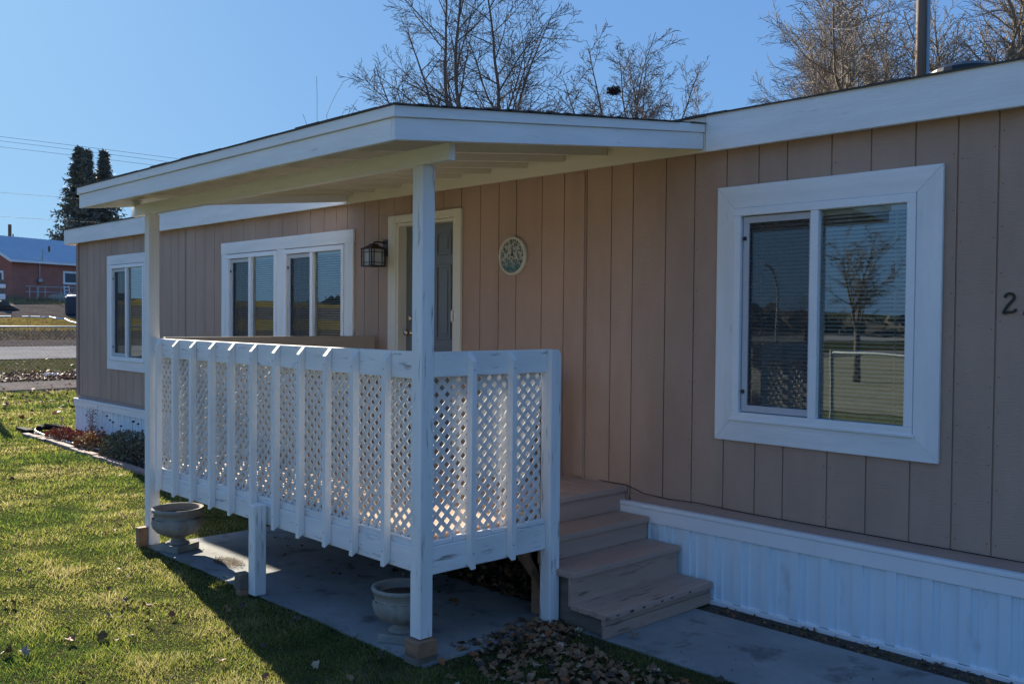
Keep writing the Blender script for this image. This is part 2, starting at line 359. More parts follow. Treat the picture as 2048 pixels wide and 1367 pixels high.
# door
dr = bpy.data.objects.new('entry', None); col.objects.link(dr); dr.parent = house; dr.location = Vector((-6.78,0,.683)) - house.location; dr.name = 'door_frame'
mb = MB()
mb.box(-7.318,-7.195,-.03,-.001,.69,2.845); mb.box(-6.345,-6.262,-.03,-.001,.69,2.845); mb.box(-7.195,-6.345,-.03,-.001,2.772,2.845)
mb.box(-7.195,-7.165,-.022,.12,.69,2.77); mb.box(-6.375,-6.345,-.022,.12,.69,2.77); mb.box(-7.165,-6.375,-.022,.12,2.742,2.77)
mb.build('casing', cream['Z'], dr, .004)
def door():
    xa, xb, za, zb, y = -7.163, -6.377, .70, 2.740, .075
    mb = MB(); mb.box(xa, xb, y, y+.04, za, zb); d = mb.build('door', doorgrey, dr)
    cols_ = [(-7.055,-6.83),(-6.715,-6.50)]; rows = [(2.46,2.67),(1.70,2.37),(.95,1.58)]
    mb = MB()
    for a, b in cols_:
        for c, e in rows:
            w_ = .022                                    # raised moulding ring then raised field
            mb.box(a,b,y-.012,y-.0005,e-w_,e); mb.box(a,b,y-.012,y-.0005,c,c+w_); mb.box(a,a+w_,y-.012,y-.0005,c+w_,e-w_); mb.box(b-w_,b,y-.012,y-.0005,c+w_,e-w_)
            mb.box(a+.05,b-.05,y-.008,y-.0005,c+.05,e-.05)
    mb.build('panel_moulding', doorgrey, d, .005, seg=2)
    def knob(z, sph):
        mb = MB(); c = Vector((-7.10, y, z)); prof = [(.033,0),(.033,.008),(.012,.012),(.012,.03)] + ([(.024,.036),(.03,.05),(.027,.062),(.012,.068),(.001,.069)] if sph else [(.022,.034),(.022,.045),(.001,.047)])
        if not sph: prof = [(.03,0),(.03,.012),(.024,.018),(.001,.019)]
        k = 20; base = len(mb.v)
        for r_, h in prof:
            for j in range(k): mb.v.append((c.x+r_*math.cos(2*math.pi*j/k), c.y-h, c.z+r_*math.sin(2*math.pi*j/k)))
        for i in range(len(prof)-1):
            for j in range(k): mb.f.append((i*k+j, i*k+(j+1)%k, (i+1)*k+(j+1)%k, (i+1)*k+j)); mb.m.append(0)
        return mb
    knob(1.752, True).build('knob', nickel, d, smooth=True); knob(1.885, False).build('deadbolt', nickel, d, smooth=True)
door()
mb = MB(); mb.tube([(-6.368,-.028,1.86),(-6.368,-.028,1.96)], .008, 8); mb.box(-6.39,-6.35,-.026,-.022,1.86,1.96); mb.build('hinge', nickel, dr)
# ------------------------------------------------------------------ wall lantern
lx, ly = -7.395, -.14
lan = empty('wall_lantern', (lx, 0, 2.38), 'bronze craftsman lantern with glass sides mounted left of the front door', 'wall light')
mb = MB(); mb.box(lx-.02, lx+.055, -.018, -.001, 2.47, 2.63); mb.tube([(lx+.012,-.018,2.60),(lx+.012,-.08,2.605),(lx,-.135,2.60),(lx,ly,2.575)], [.008]*4, 8); mb.build('bracket', metal_bronze, lan, .003)
mb = MB(); h = .085
mb.add([(lx-h-.01,ly-h-.01,2.535),(lx+h+.01,ly-h-.01,2.535),(lx+h+.01,ly+h+.01,2.535),(lx-h-.01,ly+h+.01,2.535),(lx-.03,ly-.03,2.575),(lx+.03,ly-.03,2.575),(lx+.03,ly+.03,2.575),(lx-.03,ly+.03,2.575)],
       [(3,2,1,0),(4,5,6,7),(0,1,5,4),(1,2,6,5),(2,3,7,6),(3,0,4,7)])
mb.box(lx-.03,lx+.03,ly-.03,ly+.03,2.575,2.585); mb.build('cap', metal_bronze, lan)
mb = MB(); h = .078; t_ = .005; zb_, zt_ = 2.375, 2.535
for sx in (-1,1):
    for sy in (-1,1): mb.box(lx+sx*h-t_, lx+sx*h+t_, ly+sy*h-t_, ly+sy*h+t_, zb_, zt_)
for zz in (zb_, zb_+.03, zt_-.035):
    for s_ in (-1,1):
        mb.box(lx-h, lx+h, ly+s_*h-t_*.7, ly+s_*h+t_*.7, zz, zz+.006); mb.box(lx+s_*h-t_*.7, lx+s_*h+t_*.7, ly-h, ly+h, zz, zz+.006)
for q in (-.045,.045):
    for s_ in (-1,1):
        mb.box(lx+q-.003, lx+q+.003, ly+s_*h-.003, ly+s_*h+.003, zb_, zt_); mb.box(lx+s_*h-.003, lx+s_*h+.003, ly+q-.003, ly+q+.003, zb_, zt_)
mb.box(lx-h-.006,lx+h+.006,ly-h-.006,ly+h+.006,zb_-.006,zb_)
mb.build('cage', metal_bronze, lan)
lg = mat('seeded_glass', (.62,.66,.68), .15); lg.node_tree.nodes['Principled BSDF'].inputs['Alpha'].default_value = .7
mb = MB(); mb.box(lx-h+.01,lx+h-.01,ly-h+.01,ly+h-.01,zb_+.002,zt_-.002); mb.build('glass', lg, lan)
# ------------------------------------------------------------------ clock
ck = empty('wall_clock', (-5.617, 0, 2.403), 'round cream-rimmed clock with mottled green and cream face on the brown siding', 'clock')
def disc(mb, r0, r1, y0, y1, k=56):
    c = (-5.617, 2.403)
    for (ra, ya), (rb, yb) in (((r0,y0),(r1,y1)),):
        v = []; 
        for j in range(k):
            a = 2*math.pi*j/k; v += [(c[0]+ra*math.cos(a), ya, c[1]+ra*math.sin(a)), (c[0]+rb*math.cos(a), yb, c[1]+rb*math.sin(a))]
        mb.add(v, [(2*j, 2*j+1, (2*j+3)%(2*k), (2*j+2)%(2*k)) for j in range(k)])
clk = mat('clock_rim', (.62,.58,.46), .4)
mb = MB(); 
for a, b, c_, d_ in ((.157,-.001,.16,-.02),(.16,-.02,.152,-.034),(.152,-.034,.140,-.034),(.140,-.034,.136,-.022)): disc(mb, a, c_, b, d_)
mb.build('rim', clk, ck, smooth=True)
cf = bpy.data.materials.new('clock_face'); cf.use_nodes = True; t = cf.node_tree; N = t.nodes; L = t.links
tc = N.new('ShaderNodeTexCoord'); vo = N.new('ShaderNodeTexVoronoi'); vo.inputs['Scale'].default_value = 48; L.new(tc.outputs['Object'], vo.inputs[0])
r1 = N.new('ShaderNodeValToRGB'); r1.color_ramp.elements[0].color = (.03,.045,.03,1); r1.color_ramp.elements[1].color = (.42,.40,.31,1); r1.color_ramp.elements[0].position = .25; r1.color_ramp.elements[1].position = .65
L.new(vo.outputs['Distance'], r1.inputs[0])
sp = N.new('ShaderNodeSeparateXYZ'); L.new(tc.outputs['Object'], sp.inputs[0]); mr = N.new('ShaderNodeMapRange'); mr.inputs[1].default_value = -.03; mr.inputs[2].default_value = -.10; L.new(sp.outputs[2], mr.inputs[0])
nz_ = N.new('ShaderNodeTexNoise'); nz_.inputs['Scale'].default_value = 30; L.new(tc.outputs['Object'], nz_.inputs[0])
mu = N.new('ShaderNodeMath'); mu.operation = 'MULTIPLY'; L.new(mr.outputs[0], mu.inputs[0]); L.new(nz_.outputs[0], mu.inputs[1])
mx = N.new('ShaderNodeMix'); mx.data_type = 'RGBA'; mx.inputs[7].default_value = (.035,.13,.11,1); L.new(r1.outputs[0], mx.inputs[6]); m2 = N.new('ShaderNodeMath'); m2.operation = 'MULTIPLY'; m2.inputs[1].default_value = 1.7; m2.use_clamp = True; L.new(mu.outputs[0], m2.inputs[0]); L.new(m2.outputs[0], mx.inputs[0]); L.new(mx.outputs[2], N['Principled BSDF'].inputs['Base Color'])
N['Principled BSDF'].inputs['Roughness'].default_value = .3
mb = MB(); k = 48; mb.add([(-5.617+.137*math.cos(2*math.pi*j/k), -.022, 2.403+.137*math.sin(2*math.pi*j/k)) for j in range(k)], [tuple(range(k))]); mb.build('face', cf, ck)
for ang, ln, wd, hn_ in ((92,.085,.004,'minute_hand'),(88,.055,.006,'hour_hand')):
    mb = MB()
    a = R(ang); d = Vector((math.cos(a),0,math.sin(a))); n_ = Vector((-d.z,0,d.x))*wd; c = Vector((-5.617,-.026,2.403))
    mb.prism([c-n_, c+n_, c+d*ln+n_*.3, c+d*ln-n_*.3], (0,-.002,0)); mb.build(hn_, black, ck)
def text_mesh(s, size, loc, name, m, parent):
    cu = bpy.data.curves.new('t', 'FONT'); cu.body = s; cu.size = size; cu.extrude = .001; cu.align_x = 'CENTER'; cu.align_y = 'CENTER'
    o = bpy.data.objects.new('t', cu); col.objects.link(o); dg = bpy.context.evaluated_depsgraph_get(); me = bpy.data.meshes.new_from_object(o.evaluated_get(dg)); bpy.data.objects.remove(o)
    me.materials.clear(); me.materials.append(m); n = bpy.data.objects.new(name, me); col.objects.link(n)
    n.rotation_euler = (R(90), 0, 0); n.parent = parent; n.location = Vector(loc) - wloc(parent); return n
for i in range(1, 13):
    a = R(90-30*i); text_mesh(str(i), .027, (-5.617+.112*math.cos(a), -.024, 2.403+.112*math.sin(a)), 'numeral', black, ck)
# ------------------------------------------------------------------ house number
def digit2(x, z, s):
    pts = [(-.42,.62),(-.30,.86),(-.02,.98),(.28,.88),(.38,.62),(.25,.34),(-.05,.02),(-.32,-.38),(-.50,-.80),(-.1,-.72),(.25,-.70),(.45,-.62),(.52,-.42)]
    P = []; n = len(pts)
    for i in range(n-1):
        p0, p1, p2, p3 = pts[max(i-1,0)], pts[i], pts[i+1], pts[min(i+2,n-1)]
        for q in range(4):
            u = q/4; P.append(tuple(.5*((2*p1[a])+(-p0[a]+p2[a])*u+(2*p0[a]-5*p1[a]+4*p2[a]-p3[a])*u*u+(-p0[a]+3*p1[a]-3*p2[a]+p3[a])*u**3) for a in (0,1)))
    P.append(pts[-1])
    mb = MB(); v = []; wd = .11
    for i, p in enumerate(P):
        a, b = P[max(i-1,0)], P[min(i+1,len(P)-1)]; dx, dz = b[0]-a[0], b[1]-a[1]; l = math.hypot(dx,dz); nx, nz2 = -dz/l*wd, dx/l*wd
        for sx, y in ((1,-.002),(1,-.010),(-1,-.010),(-1,-.002)): v.append((x+(p[0]+nx*sx)*s, y, z+(p[1]+nz2*sx)*s))
    f = [(0,1,2,3)]
    for i in range(len(P)-1):
        for j in range(4): f.append((4*i+j, 4*i+(j+1)%4, 4*i+4+(j+1)%4, 4*i+4+j))
    n = 4*(len(P)-1); f.append((n+3,n+2,n+1,n)); mb.add(v, f); return mb
hn = empty('house_number', (-1.82,0,1.93), 'black script house number digits fixed to the siding right of the big window', 'house number')
digit2(-1.819,1.990,.058).build('digit', black, hn); digit2(-1.716,1.984,.058).build('digit', black, hn)
# ------------------------------------------------------------------ porch roof
CX, CL, CY = -3.702, -7.917, -2.63
pr = empty('porch_roof', (-5.8, -1.3, 0), 'white flat shed roof on posts over the porch with dark shingles', 'porch roof')
def zt(y): return 2.908 + (y-CY)*(3.187-2.908)/(-.12-CY)
mb = MB(); mb.prism([(CL+.01,CY+.01,zt(CY)-.018),(CL+.01,-.106,zt(-.106)-.018),(CL+.01,-.106,zt(-.106)-.002),(CL+.01,CY+.01,zt(CY)-.002)], (CX-CL-.02,0,0)); mb.build('roof_deck', cream['Y'], pr)
mb = MB(); rr = random.Random(7); n = 17
for i in range(n):
    y = CY-.02 + (2.53/n)*i; y2 = min(y+2.53/n+.03, -.107)
    x = CL-.02
    while x < CX+.02:
        L_ = min(rr.uniform(.2,.33), CX+.025-x); j = rr.uniform(0,.007); q = .008
        if L_ < .03: break
        if abs(i) or True:
            mb.hexa([(x,y,zt(y)),(x+L_,y,zt(y)),(x+L_,y2,zt(y2)),(x,y2,zt(y2)),(x,y,zt(y)+q+j),(x+L_,y,zt(y)+q+j),(x+L_,y2,zt(y2)+q*.5),(x,y2,zt(y2)+q*.5)])
        x += L_+.004
mb.build('shingles', shingle, pr)
D1 = zt(CY)-2.851; D2 = zt(CY)-2.743
def sl(xa, xb, ya, yb, da, db):          # sloped board following the roof, between drops da..db
    m = MB(); m.hexa([(xa,ya,zt(ya)-db),(xb,ya,zt(ya)-db),(xb,yb,zt(yb)-db),(xa,yb,zt(yb)-db),(xa,ya,zt(ya)-da),(xb,ya,zt(ya)-da),(xb,yb,zt(yb)-da),(xa,yb,zt(yb)-da)]); return m
for name, a, b in (('fascia', CX-.03, CX), ('fascia', CL, CL+.03)):
    s_ = 1 if a > -5 else -1
    f_ = sl(a, b, CY+.001, -.108, D1, D2).build(name, white['Y'], pr, .002)
    e = .013; sl(a-(e if s_ < 0 else -.012), b+(e if s_ > 0 else -.012), CY-.012, -.108, 0.001, D1-.001).build('trim_strip', white['Y'], f_, .002)
mb = MB(); mb.box(CL+.031, CX-.031, CY, CY+.03, 2.743, 2.850); f_ = mb.build('fascia', white['X'], pr, .002)
for xa, xb in ((CL-.012,-5.72),(-5.718,CX+.012)):
    mb = MB(); mb.box(xa, xb, CY-.0135, CY+.02, 2.852, 2.9065); mb.build('trim_strip', white['X'], f_, .002)
for rx in (-4.12,-4.554,-4.979,-5.385,-5.812,-6.193,-6.62,-7.044,-7.452,-7.82):
    sl(rx-.02, rx+.02, CY+.032, -.108, .021, .108).build('rafter', cream['Y'], pr, .002)
mb = MB(); mb.box(-7.985, -3.826, -2.187, -2.144, 2.715, 2.806); 
mb.build('beam', white['X'], pr, .002)
def post(x0, x1, y0, y1, z0, z1, name, parent, top=None, m=None):
    mb = MB(); n = 9; rr = random.Random(int(x0*100))
    prev = None
    mb.box(x0, x1, y0, y1, z0, z1); return mb.build(name, m or white['Z'], parent, .004)
post(-4.136,-4.047,-2.187,-2.098,.137,2.7145,'post', pr, m=worn['Z'])
post(-7.71,-7.621,-2.187,-2.098,.013,2.7145,'post', pr)
# ------------------------------------------------------------------ deck with lattice railing
dk = empty('porch_deck', (-5.8, -1.1, 0), 'raised wooden porch deck with white lattice railing and battens', 'porch deck')
DZ = .683
i = 0; y = -2.07
while y < -.03:
    y2 = min(y+.138, -.02); x1 = -4.12 if y2 < -1.19 else -4.394
    mb = MB(); mb.box(-7.53, x1 - (.02 if x1 < -4.2 else 0), y, y2, DZ-.035, DZ+rng.uniform(-.001,.001)); mb.build('deck_board', brown['X'], dk, .004); y = y2+.004
mb = MB()
for xx in (-7.5,-7.0,-6.4,-5.8,-5.2,-4.6): mb.box(xx, xx+.04, -2.06, -.08, .50, DZ-.036)
mb.box(-7.53,-4.5,-.08,-.07,.50,DZ-.036); mb.box(-4.46,-4.42,-1.15,-.09,.50,DZ-.036)
mb.build('joist', greywood, dk)
mb = MB(); mb.box(-4.28,-4.2,-1.10,-1.02,.012,.64); mb.prism([(-4.24,-1.30,.5),(-4.24,-1.25,.5),(-4.24,-1.08,.25),(-4.24,-1.10,.18)],(.03,0,0)); mb.build('support', rawwood, dk)
def clip_poly(poly, x0, x1, z0, z1):
    def cl(P, ins, inter):
        out = []
        for i in range(len(P)):
            a, b = P[i-1], P[i]
            if ins(b):
                if not ins(a): out.append(inter(a, b))
                out.append(b)
            elif ins(a): out.append(inter(a, b))
        return out
    for ax, v, sg in ((0,x0,1),(0,x1,-1),(1,z0,1),(1,z1,-1)):
        if not poly: return poly
        poly = cl(poly, lambda p: (p[ax]-v)*sg >= 0, lambda a, b: tuple(a[k]+(b[k]-a[k])*(v-a[ax])/(b[ax]-a[ax]) for k in (0,1)))
    return poly
def lattice(u0, u1, z0, z1, mapf, nrm, ph=0):    # mapf(u, z, depth)
    mb = MB(); P = .079; lw = .0262; hw = lw/2*math.sqrt(2); rr = random.Random(3)
    for layer, sg in ((0,1),(1,-1)):
        c = u0-(z1-z0)-P + ph
        while c < u1+(z1-z0)+P:
            j = rr.uniform(-.0012,.0012)
            if sg > 0: poly = [(c-hw+j,z0),(c+hw+j,z0),(c+hw+(z1-z0)+j,z1),(c-hw+(z1-z0)+j,z1)]
            else: poly = [(c-hw+(z1-z0)+j,z0),(c+hw+(z1-z0)+j,z0),(c+hw+j,z1),(c-hw+j,z1)]
            q = clip_poly(poly, u0, u1, z0, z1)
            if len(q) > 2:
                d0 = .0055*layer; a = [mapf(p[0],p[1],d0) for p in q]; b = Vector(mapf(0,0,d0+.0052))-Vector(mapf(0,0,d0)); mb.prism(a, b)
            c += P
    return mb
latm = mat('lattice_paint', (.74,.745,.75), .5, (.66,.65,.62), 20, (1,1,1), .3, 90, None, (.3,.27,.23), 45, .6, .64)
lattice(-7.60, -4.137, .60, 1.62, lambda u,z,d: (u, -2.095+d, z), 0).build('lattice_panel', latm, dk)
lattice(-2.10, -1.215, .60, 1.62, lambda u,z,d: (-4.097-d, u, z), 0, .02).build('lattice_panel', latm, dk)
lattice(-2.02, -.05, .66, 1.60, lambda u,z,d: (-7.56+d, u, z), 0).build('lattice_panel', mat('tan_lattice',(.5,.43,.35),.6), dk)
xe = [-7.69,-7.203,-6.278,-5.2,-4.137]
mb = MB(); mb.box(-7.619,-4.137,-2.138,-2.099,1.553,1.705); mb.build('top_board', worn['X'], dk, .003)
mb = MB(); mb.box(-7.619,-4.137,-2.138,-2.099,.478,.612); mb.build('bottom_board', worn['X'], dk, .003)
mb = MB(); mb.box(-7.60,-4.14,-2.125,-2.0955,.613,.652); mb.build('bottom_rail', worn['X'], dk, .002)
mb = MB(); mb.box(-4.092,-4.052,-2.097,-1.209,1.566,1.705); mb.build('top_board', worn['Y'], dk, .003)
mb = MB(); mb.box(-4.092,-4.052,-2.097,-1.209,.478,.632); mb.build('bottom_board', worn['Y'], dk, .003)
mb = MB()
for q in range(6): mb.box(-4.094,-4.062,-2.09+q*.147,-1.946+q*.147,.634,.668-rng.uniform(0,.01))
mb.build('bottom_rail', worn['Y'], dk, .003)
mb = MB(); mb.box(-7.575,-7.53,-2.09,-.02,1.545,1.716); mb.build('end_board', board_tan, dk, .003)
mb = MB(); mb.box(-7.575,-7.535,-2.05,-.02,.56,.70); mb.box(-7.57,-7.53,-.09,-.02,.7,1.54); mb.build('end_frame', board_tan, dk, .003)
# battens
nail = []
def batten(x, y, along):
    mb = MB(); w_ = .036; d = .045; zt_, zb_ = 1.70, .455; ch = .05
    if along == 'X': # on front face; protrudes to -Y; profile in YZ
        prof = [(x,y,zb_+ch*.8),(x,y-d,zb_),(x,y-d,zt_-ch),(x,y,zt_)]
        mb.prism([(x,y,zb_+.01+ch*.7),(x,y,zt_),(x,y-d,zt_-ch),(x,y-d,zb_+ch*.3)], (w_,0,0))
        mb.mi = 1
        for z in (1.60,.56): mb.box(x+w_*.5-.004,x+w_*.5+.004,y-d-.0008,y-d+.002,z-.004,z+.004)
    else:
        mb.prism([(x,y,zb_+.01+ch*.7),(x+d,y,zb_+ch*.3),(x+d,y,zt_-ch),(x,y,zt_)], (0,w_,0))
        mb.mi = 1
        for z in (1.60,.56): mb.box(x+d-.002,x+d+.0008,y+w_*.5-.004,y+w_*.5+.004,z-.004,z+.004)
    mb.build('batten', [white['Z'], black], dk, .0025)
for x in (-7.515,-7.203,-6.896,-6.58,-6.278,-5.963,-5.658,-5.346,-5.035,-4.738,-4.42): batten(x, -2.1395, 'X')
for y in (-1.855, -1.54): batten(-4.0515, y, 'Y')
# rail end post
mb = MB(); mb.prism([(-4.10,-1.208,.012),(-4.10,-1.208,1.705),(-4.10,-1.150,1.705),(-4.10,-1.128,1.69),(-4.10,-1.120,1.66),(-4.10,-1.120,.012)], (.085,0,0)); mb.build('rail_post', worn['Z'], dk, .004)
mb = MB(); mb.prism([(-5.842,-2.252,.013),(-5.753,-2.252,.013),(-5.753,-2.252,.625),(-5.842,-2.252,.625)], (0,.089,0)); 
ms = mb.build('support_post', worn['Z'], dk, .006)
# pale board against the wall
wb_ = MB(); wb_.hexa([(-5.62,-.52,.69),(-4.98,-.52,.69),(-4.98,-.48,.69),(-5.62,-.48,.69),(-5.62,-.30,1.50),(-4.98,-.30,1.50),(-4.98,-.26,1.50),(-5.62,-.26,1.50)])
tag(wb_.build('leaning_panel', mat('cream_panel', (.80,.77,.68), .5), None, .003), 'cream board leaning on the deck behind the side lattice of the porch', 'panel')
# ------------------------------------------------------------------ steps
st = empty('porch_steps', (-3.9, -.6, 0), 'brown painted wooden steps with worn lower tread beside the white skirting', 'steps')
TR = [(-3.602,.159),(-3.873,.351),(-4.14,.508),(-4.394,DZ)]
for i, (xn, z) in enumerate(TR):
    t_ = .04; back = TR[i+1][0]-.028 if i < 3 else xn-.12
    yl = -1.148 if i < 3 else -1.118
    yr = -.07 if i < 3 else -.005
    if i == 0:
        mids = -3.70
        mb = MB(); mb.box(mids+.002, xn, yl, yr, z-t_, z); mb.mi = 1; rr = random.Random(17)
        for (y, s_) in ((-.92,.05),(-.80,.03),(-.62,.02),(-.33,.025),(-.52,.03),(-1.05,.03)):
            n = 9; pts = [(xn+.0008, y+s_*.6*math.cos(2*math.pi*q/n)*rr.uniform(.5,1.1), .138+.008*math.sin(2*math.pi*q/n)*rr.uniform(.4,1.2)) for q in range(n)]; mb.add(pts, [tuple(range(n))])
        mb.build('tread', [brown_worn['Y'], mat('bare_chip', (.05,.04,.035), .9)], st, .006, seg=2)
        mb = MB(); mb.box(back, mids-.002, yl+.006, yr, z-t_, z-.001); mb.build('tread', brown_worn['Y'], st, .005)
    else:
        mb = MB(); mb.box(back, xn, yl, yr, z-t_, z); mb.build('tread', brown['Y'], st, .006, seg=2)
    zl = TR[i-1][1]+.001 if i else .009
    mb = MB()
    if i == 0:
        mb.box(xn-.045, xn-.02, yl+.005, yr, zl, .082); mb.box(xn-.05, xn-.024, yl+.005, yr, .084, z-t_-.002)
    elif i == 1: mb.box(xn-.045, xn-.02, yl+.003, yr, zl-.02, z-t_-.001)
    else: mb.box(xn-.045, xn-.02, yl+.003, yr, zl, z-t_-.001)
    mb.build('riser', (brown_worn if i < 2 else brown)['Y'], st, .003)
for yy in (-1.10, -.14):
    mb = MB(); mb.prism([(-3.66,yy,.012),(-3.66,yy,.116),(-3.925,yy,.117),(-3.925,yy,.308),(-4.19,yy,.309),(-4.19,yy,.465),(-4.44,yy,.466),(-4.44,yy,.36),(-4.0,yy,.012)], (0,.038,0)); mb.build('stringer', greywood, st)
mb = MB(); mb.tube([(-4.66,-.012,.69),(-4.40,-.012,.69),(-4.24,-.022,.652),(-4.01,-.024,.644),(-3.8,-.022,.652),(-3.585,-.024,.648),(-3.37,-.02,.641),(-3.0,-.02,.641),(-2.2,-.02,.641),(1,-.02,.641)], .0028, 6)
tag(mb.build('cable', rubber), 'thin dark cable stapled along the bottom of the siding right of the steps', 'cable')
# ------------------------------------------------------------------ wooden blocks
def block(label, dims, m=rawwood):
    mb = MB(); x0,x1,y0,y1,z0,z1 = dims
    v = [(x0+rng.uniform(-.004,.004) if xx == 0 else x1+rng.uniform(-.004,.004), y0+rng.uniform(-.004,.004) if yy == 0 else y1+rng.uniform(-.004,.004), (z0,z1)[zz]+ (rng.uniform(-.002,.0) if zz else 0)) for zz in (0,1) for (xx,yy) in ((0,0),(1,0),(1,1),(0,1))]
    mb.hexa(v); tag(mb.build('wood_block', m, None, .003), label, 'wood block', 'timber offcuts under the porch posts')
block('rough timber block directly under the front right porch post', (-4.14,-4.012,-2.222,-2.085,.047,.134))
block('thin bottom offcut under the block of the front right porch post', (-4.15,-4.02,-2.215,-2.08,.0,.045), greywood)
block('tall brown timber block standing beside the far left porch post', (-7.70,-7.632,-2.265,-2.192,.0,.165))
block('weathered timber block on top against the middle support post of the deck', (-5.925,-5.85,-2.31,-2.235,.047,.155), greywood)
block('lower brown offcut at the foot of the middle support post', (-5.92,-5.845,-2.305,-2.23,.0,.045))
# ------------------------------------------------------------------ stone urns
def urn(x, y, s, label, hgt=.34, rim=.2, lobes=14, dirt_in=True, rot=0):
    u = empty('stone_urn', (x, y, .012), label, 'garden urn', 'stone urns on the patio slab'); b0 = .012
    mb = MB(); q = .118*s
    c, s2 = math.cos(rot), math.sin(rot)
    def bxr(h, z0, z1): mb.hexa([(x+c*a-s2*b, y+s2*a+c*b, z) for z in (z0, z1) for (a, b) in ((-h,-h),(h,-h),(h,h),(-h,h))])
    bxr(q, b0, b0+.055*s)
    mb.build('base', stone, u, .006)
    H = hgt; rr = rim
    prof = [(.085*s,.056*s),(.088*s,.066*s),(.07*s,.075*s),(.052*s,.09*s),(.05*s,.10*s),(.06*s,.108*s)]
    mb = MB(); mb.lathe((x,y,b0), prof, 32); mb.build('stem', stone, u, smooth=True)
    zb = .108*s; Hb = H-zb
    prof = [(.06*s,zb),(rr*.45,zb+Hb*.05),(rr*.72,zb+Hb*.17),(rr*.87,zb+Hb*.33),(rr*.92,zb+Hb*.5),(rr*.90,zb+Hb*.66)]
    fn = lambda a, z: 1+(.09 if lobes < 10 else .05)*abs(math.sin(a*lobes/2))
    mb = MB(); mb.lathe((x,y,b0), prof, 112, fn, close=False)
    mb.lathe((x,y,b0), [(rr*.90,zb+Hb*.66),(rr*.88,zb+Hb*.70),(rr*.91,zb+Hb*.74),(rr*.90,zb+Hb*.84),(rr*.98,zb+Hb*.88),(rr,zb+Hb*.93),(rr*.985,zb+Hb*.99),(rr*.95,zb+Hb),(rr*.86,zb+Hb*.985),(rr*.82,zb+Hb*.9),(rr*.78,zb+Hb*.5),(rr*.3,zb+Hb*.3),(.001,zb+Hb*.3)], 112, close=False)
    mb.build('bowl', stone, u, smooth=True)
    if dirt_in:
        mb = MB(); mb.lathe((x,y,b0), [(rr*.80,zb+Hb*.60),(rr*.80,zb+Hb*.76),(rr*.4,zb+Hb*.80),(.001,zb+Hb*.79)], 30, lambda a,z: 1-.02*math.sin(3*a)); mb.build('soil', soil, u)
    return u
urn(-7.34, -2.07, 1.0, 'larger weathered stone urn by the far left porch post, partly sunlit', .345, .203, 8, True, .35)
urn(-4.43, -2.02, .9, 'shaded fluted stone urn half behind the front right porch post', .315, .178, 16, True, .5)
# ------------------------------------------------------------------ leaves
leafm = [mat('leaf_brown', (.27,.135,.06), .75, (.14,.07,.035), 30), mat('leaf_tan', (.30,.18,.085), .7, (.19,.11,.055), 30), mat('leaf_dark', (.075,.045,.03), .7, (.05,.03,.022), 30), mat('leaf_orange', (.36,.12,.035), .65, (.22,.07,.025), 30), mat('leaf_pale', (.42,.33,.23), .7, (.3,.22,.15), 30)]
LEAF = [(0,-.2),(.3,-.36),(.42,-.16),(.62,-.06),(.52,.16),(.55,.46),(.34,.46),(.05,.72),(-.28,.50),(-.52,.42),(-.50,.16),(-.62,-.08),(-.40,-.18),(-.28,-.38)]
def leaf(mb, p, s, rr, mi, tilt=.5, curl=1.0):
    a = rr.uniform(0, 6.283); t1 = rr.gauss(0, tilt); t2 = rr.gauss(0, tilt)
    Mx = Matrix.Rotation(a, 3, 'Z') @ Matrix.Rotation(t1, 3, 'X') @ Matrix.Rotation(t2, 3, 'Y')
    c1 = rr.uniform(.1, 1.1)*curl; c2 = rr.uniform(-.5, 1.1)*curl; ph = rr.uniform(0, 6); sxx = rr.uniform(.55, 1.0); syy = rr.uniform(.75, 1.1)
    v = [Vector(p)]
    for (x, y) in LEAF:
        x *= sxx; y *= syy; z = c1*x*x + c2*y*y*.6 + .13*curl*math.sin(6*x+ph)*math.cos(4*y+ph) + rr.uniform(-.05,.05)
        v.append(Vector(p) + Mx @ Vector((x*s, y*s, z*s)))
    mn = min(q.z for q in v)
    g = tz(p[0])+.004
    if mn < g:
        for q in v: q.z += g-mn
    mb.mi = mi; n = len(LEAF); mb.add(v, [(0, i+1, (i+1) % n+1) for i in range(n)])
def pick(rr, wts): return rr.choices(range(len(wts)), wts)[0]
mb = MB(); rr = random.Random(11)
def inpile(x, y):       # low pile in front of the steps
    return True
for i in range(1250):
    # pile between slab, walkway and frame bottom
    u = rr.random(); v_ = rr.random()
    x = -4.15+1.75*u; y = -1.32 - .35*v_ - .95*(1-abs(2*u-.8))*v_*rr.random()*1.2
    if rr.random() < .22: x, y = rr.gauss(-3.98,.10), rr.gauss(-1.23,.10)
    if x > -3.6 and y > -1.17: continue
    if -4.11 < x < -4.0 and -1.22 < y < -1.11: continue
    d = math.hypot((x+3.55)/.75, (y+1.6)/.45); h = max(0, .018*(1-d*.8)) + .045*max(0, 1-math.hypot(x+3.99, y+1.23)/.22)
    if rr.random() < (d-.75)*.9: continue
    leaf(mb, (x, y, .008+h*rr.random()), rr.uniform(.022,.06), rr, pick(rr, [5,3.2,2.0,.9,.7]), .33, .9)
tag(mb.build('leaf_pile', leafm), 'heap of curled brown leaves at the foot of the steps', 'leaf pile', kind='stuff')
mb = MB(); rr = random.Random(12)
for i in range(900):
    x = rr.uniform(-6.2,-4.15); y = rr.uniform(-.98,-.1)
    if y < -.95 + .25*(abs(x+5.2)): pass
    leaf(mb, (x, y, .02+.10*rr.random()*max(0,(y+1.0))), rr.uniform(.035,.06), rr, pick(rr, [4,1.5,4,.1,.3]), .5)
for i in range(45):
    leaf(mb, (rr.uniform(-7.4,-4.1), rr.uniform(-1.6,-1.0), .018), rr.uniform(.02,.045), rr, pick(rr, [4,1,4,.1,.3]), .3)
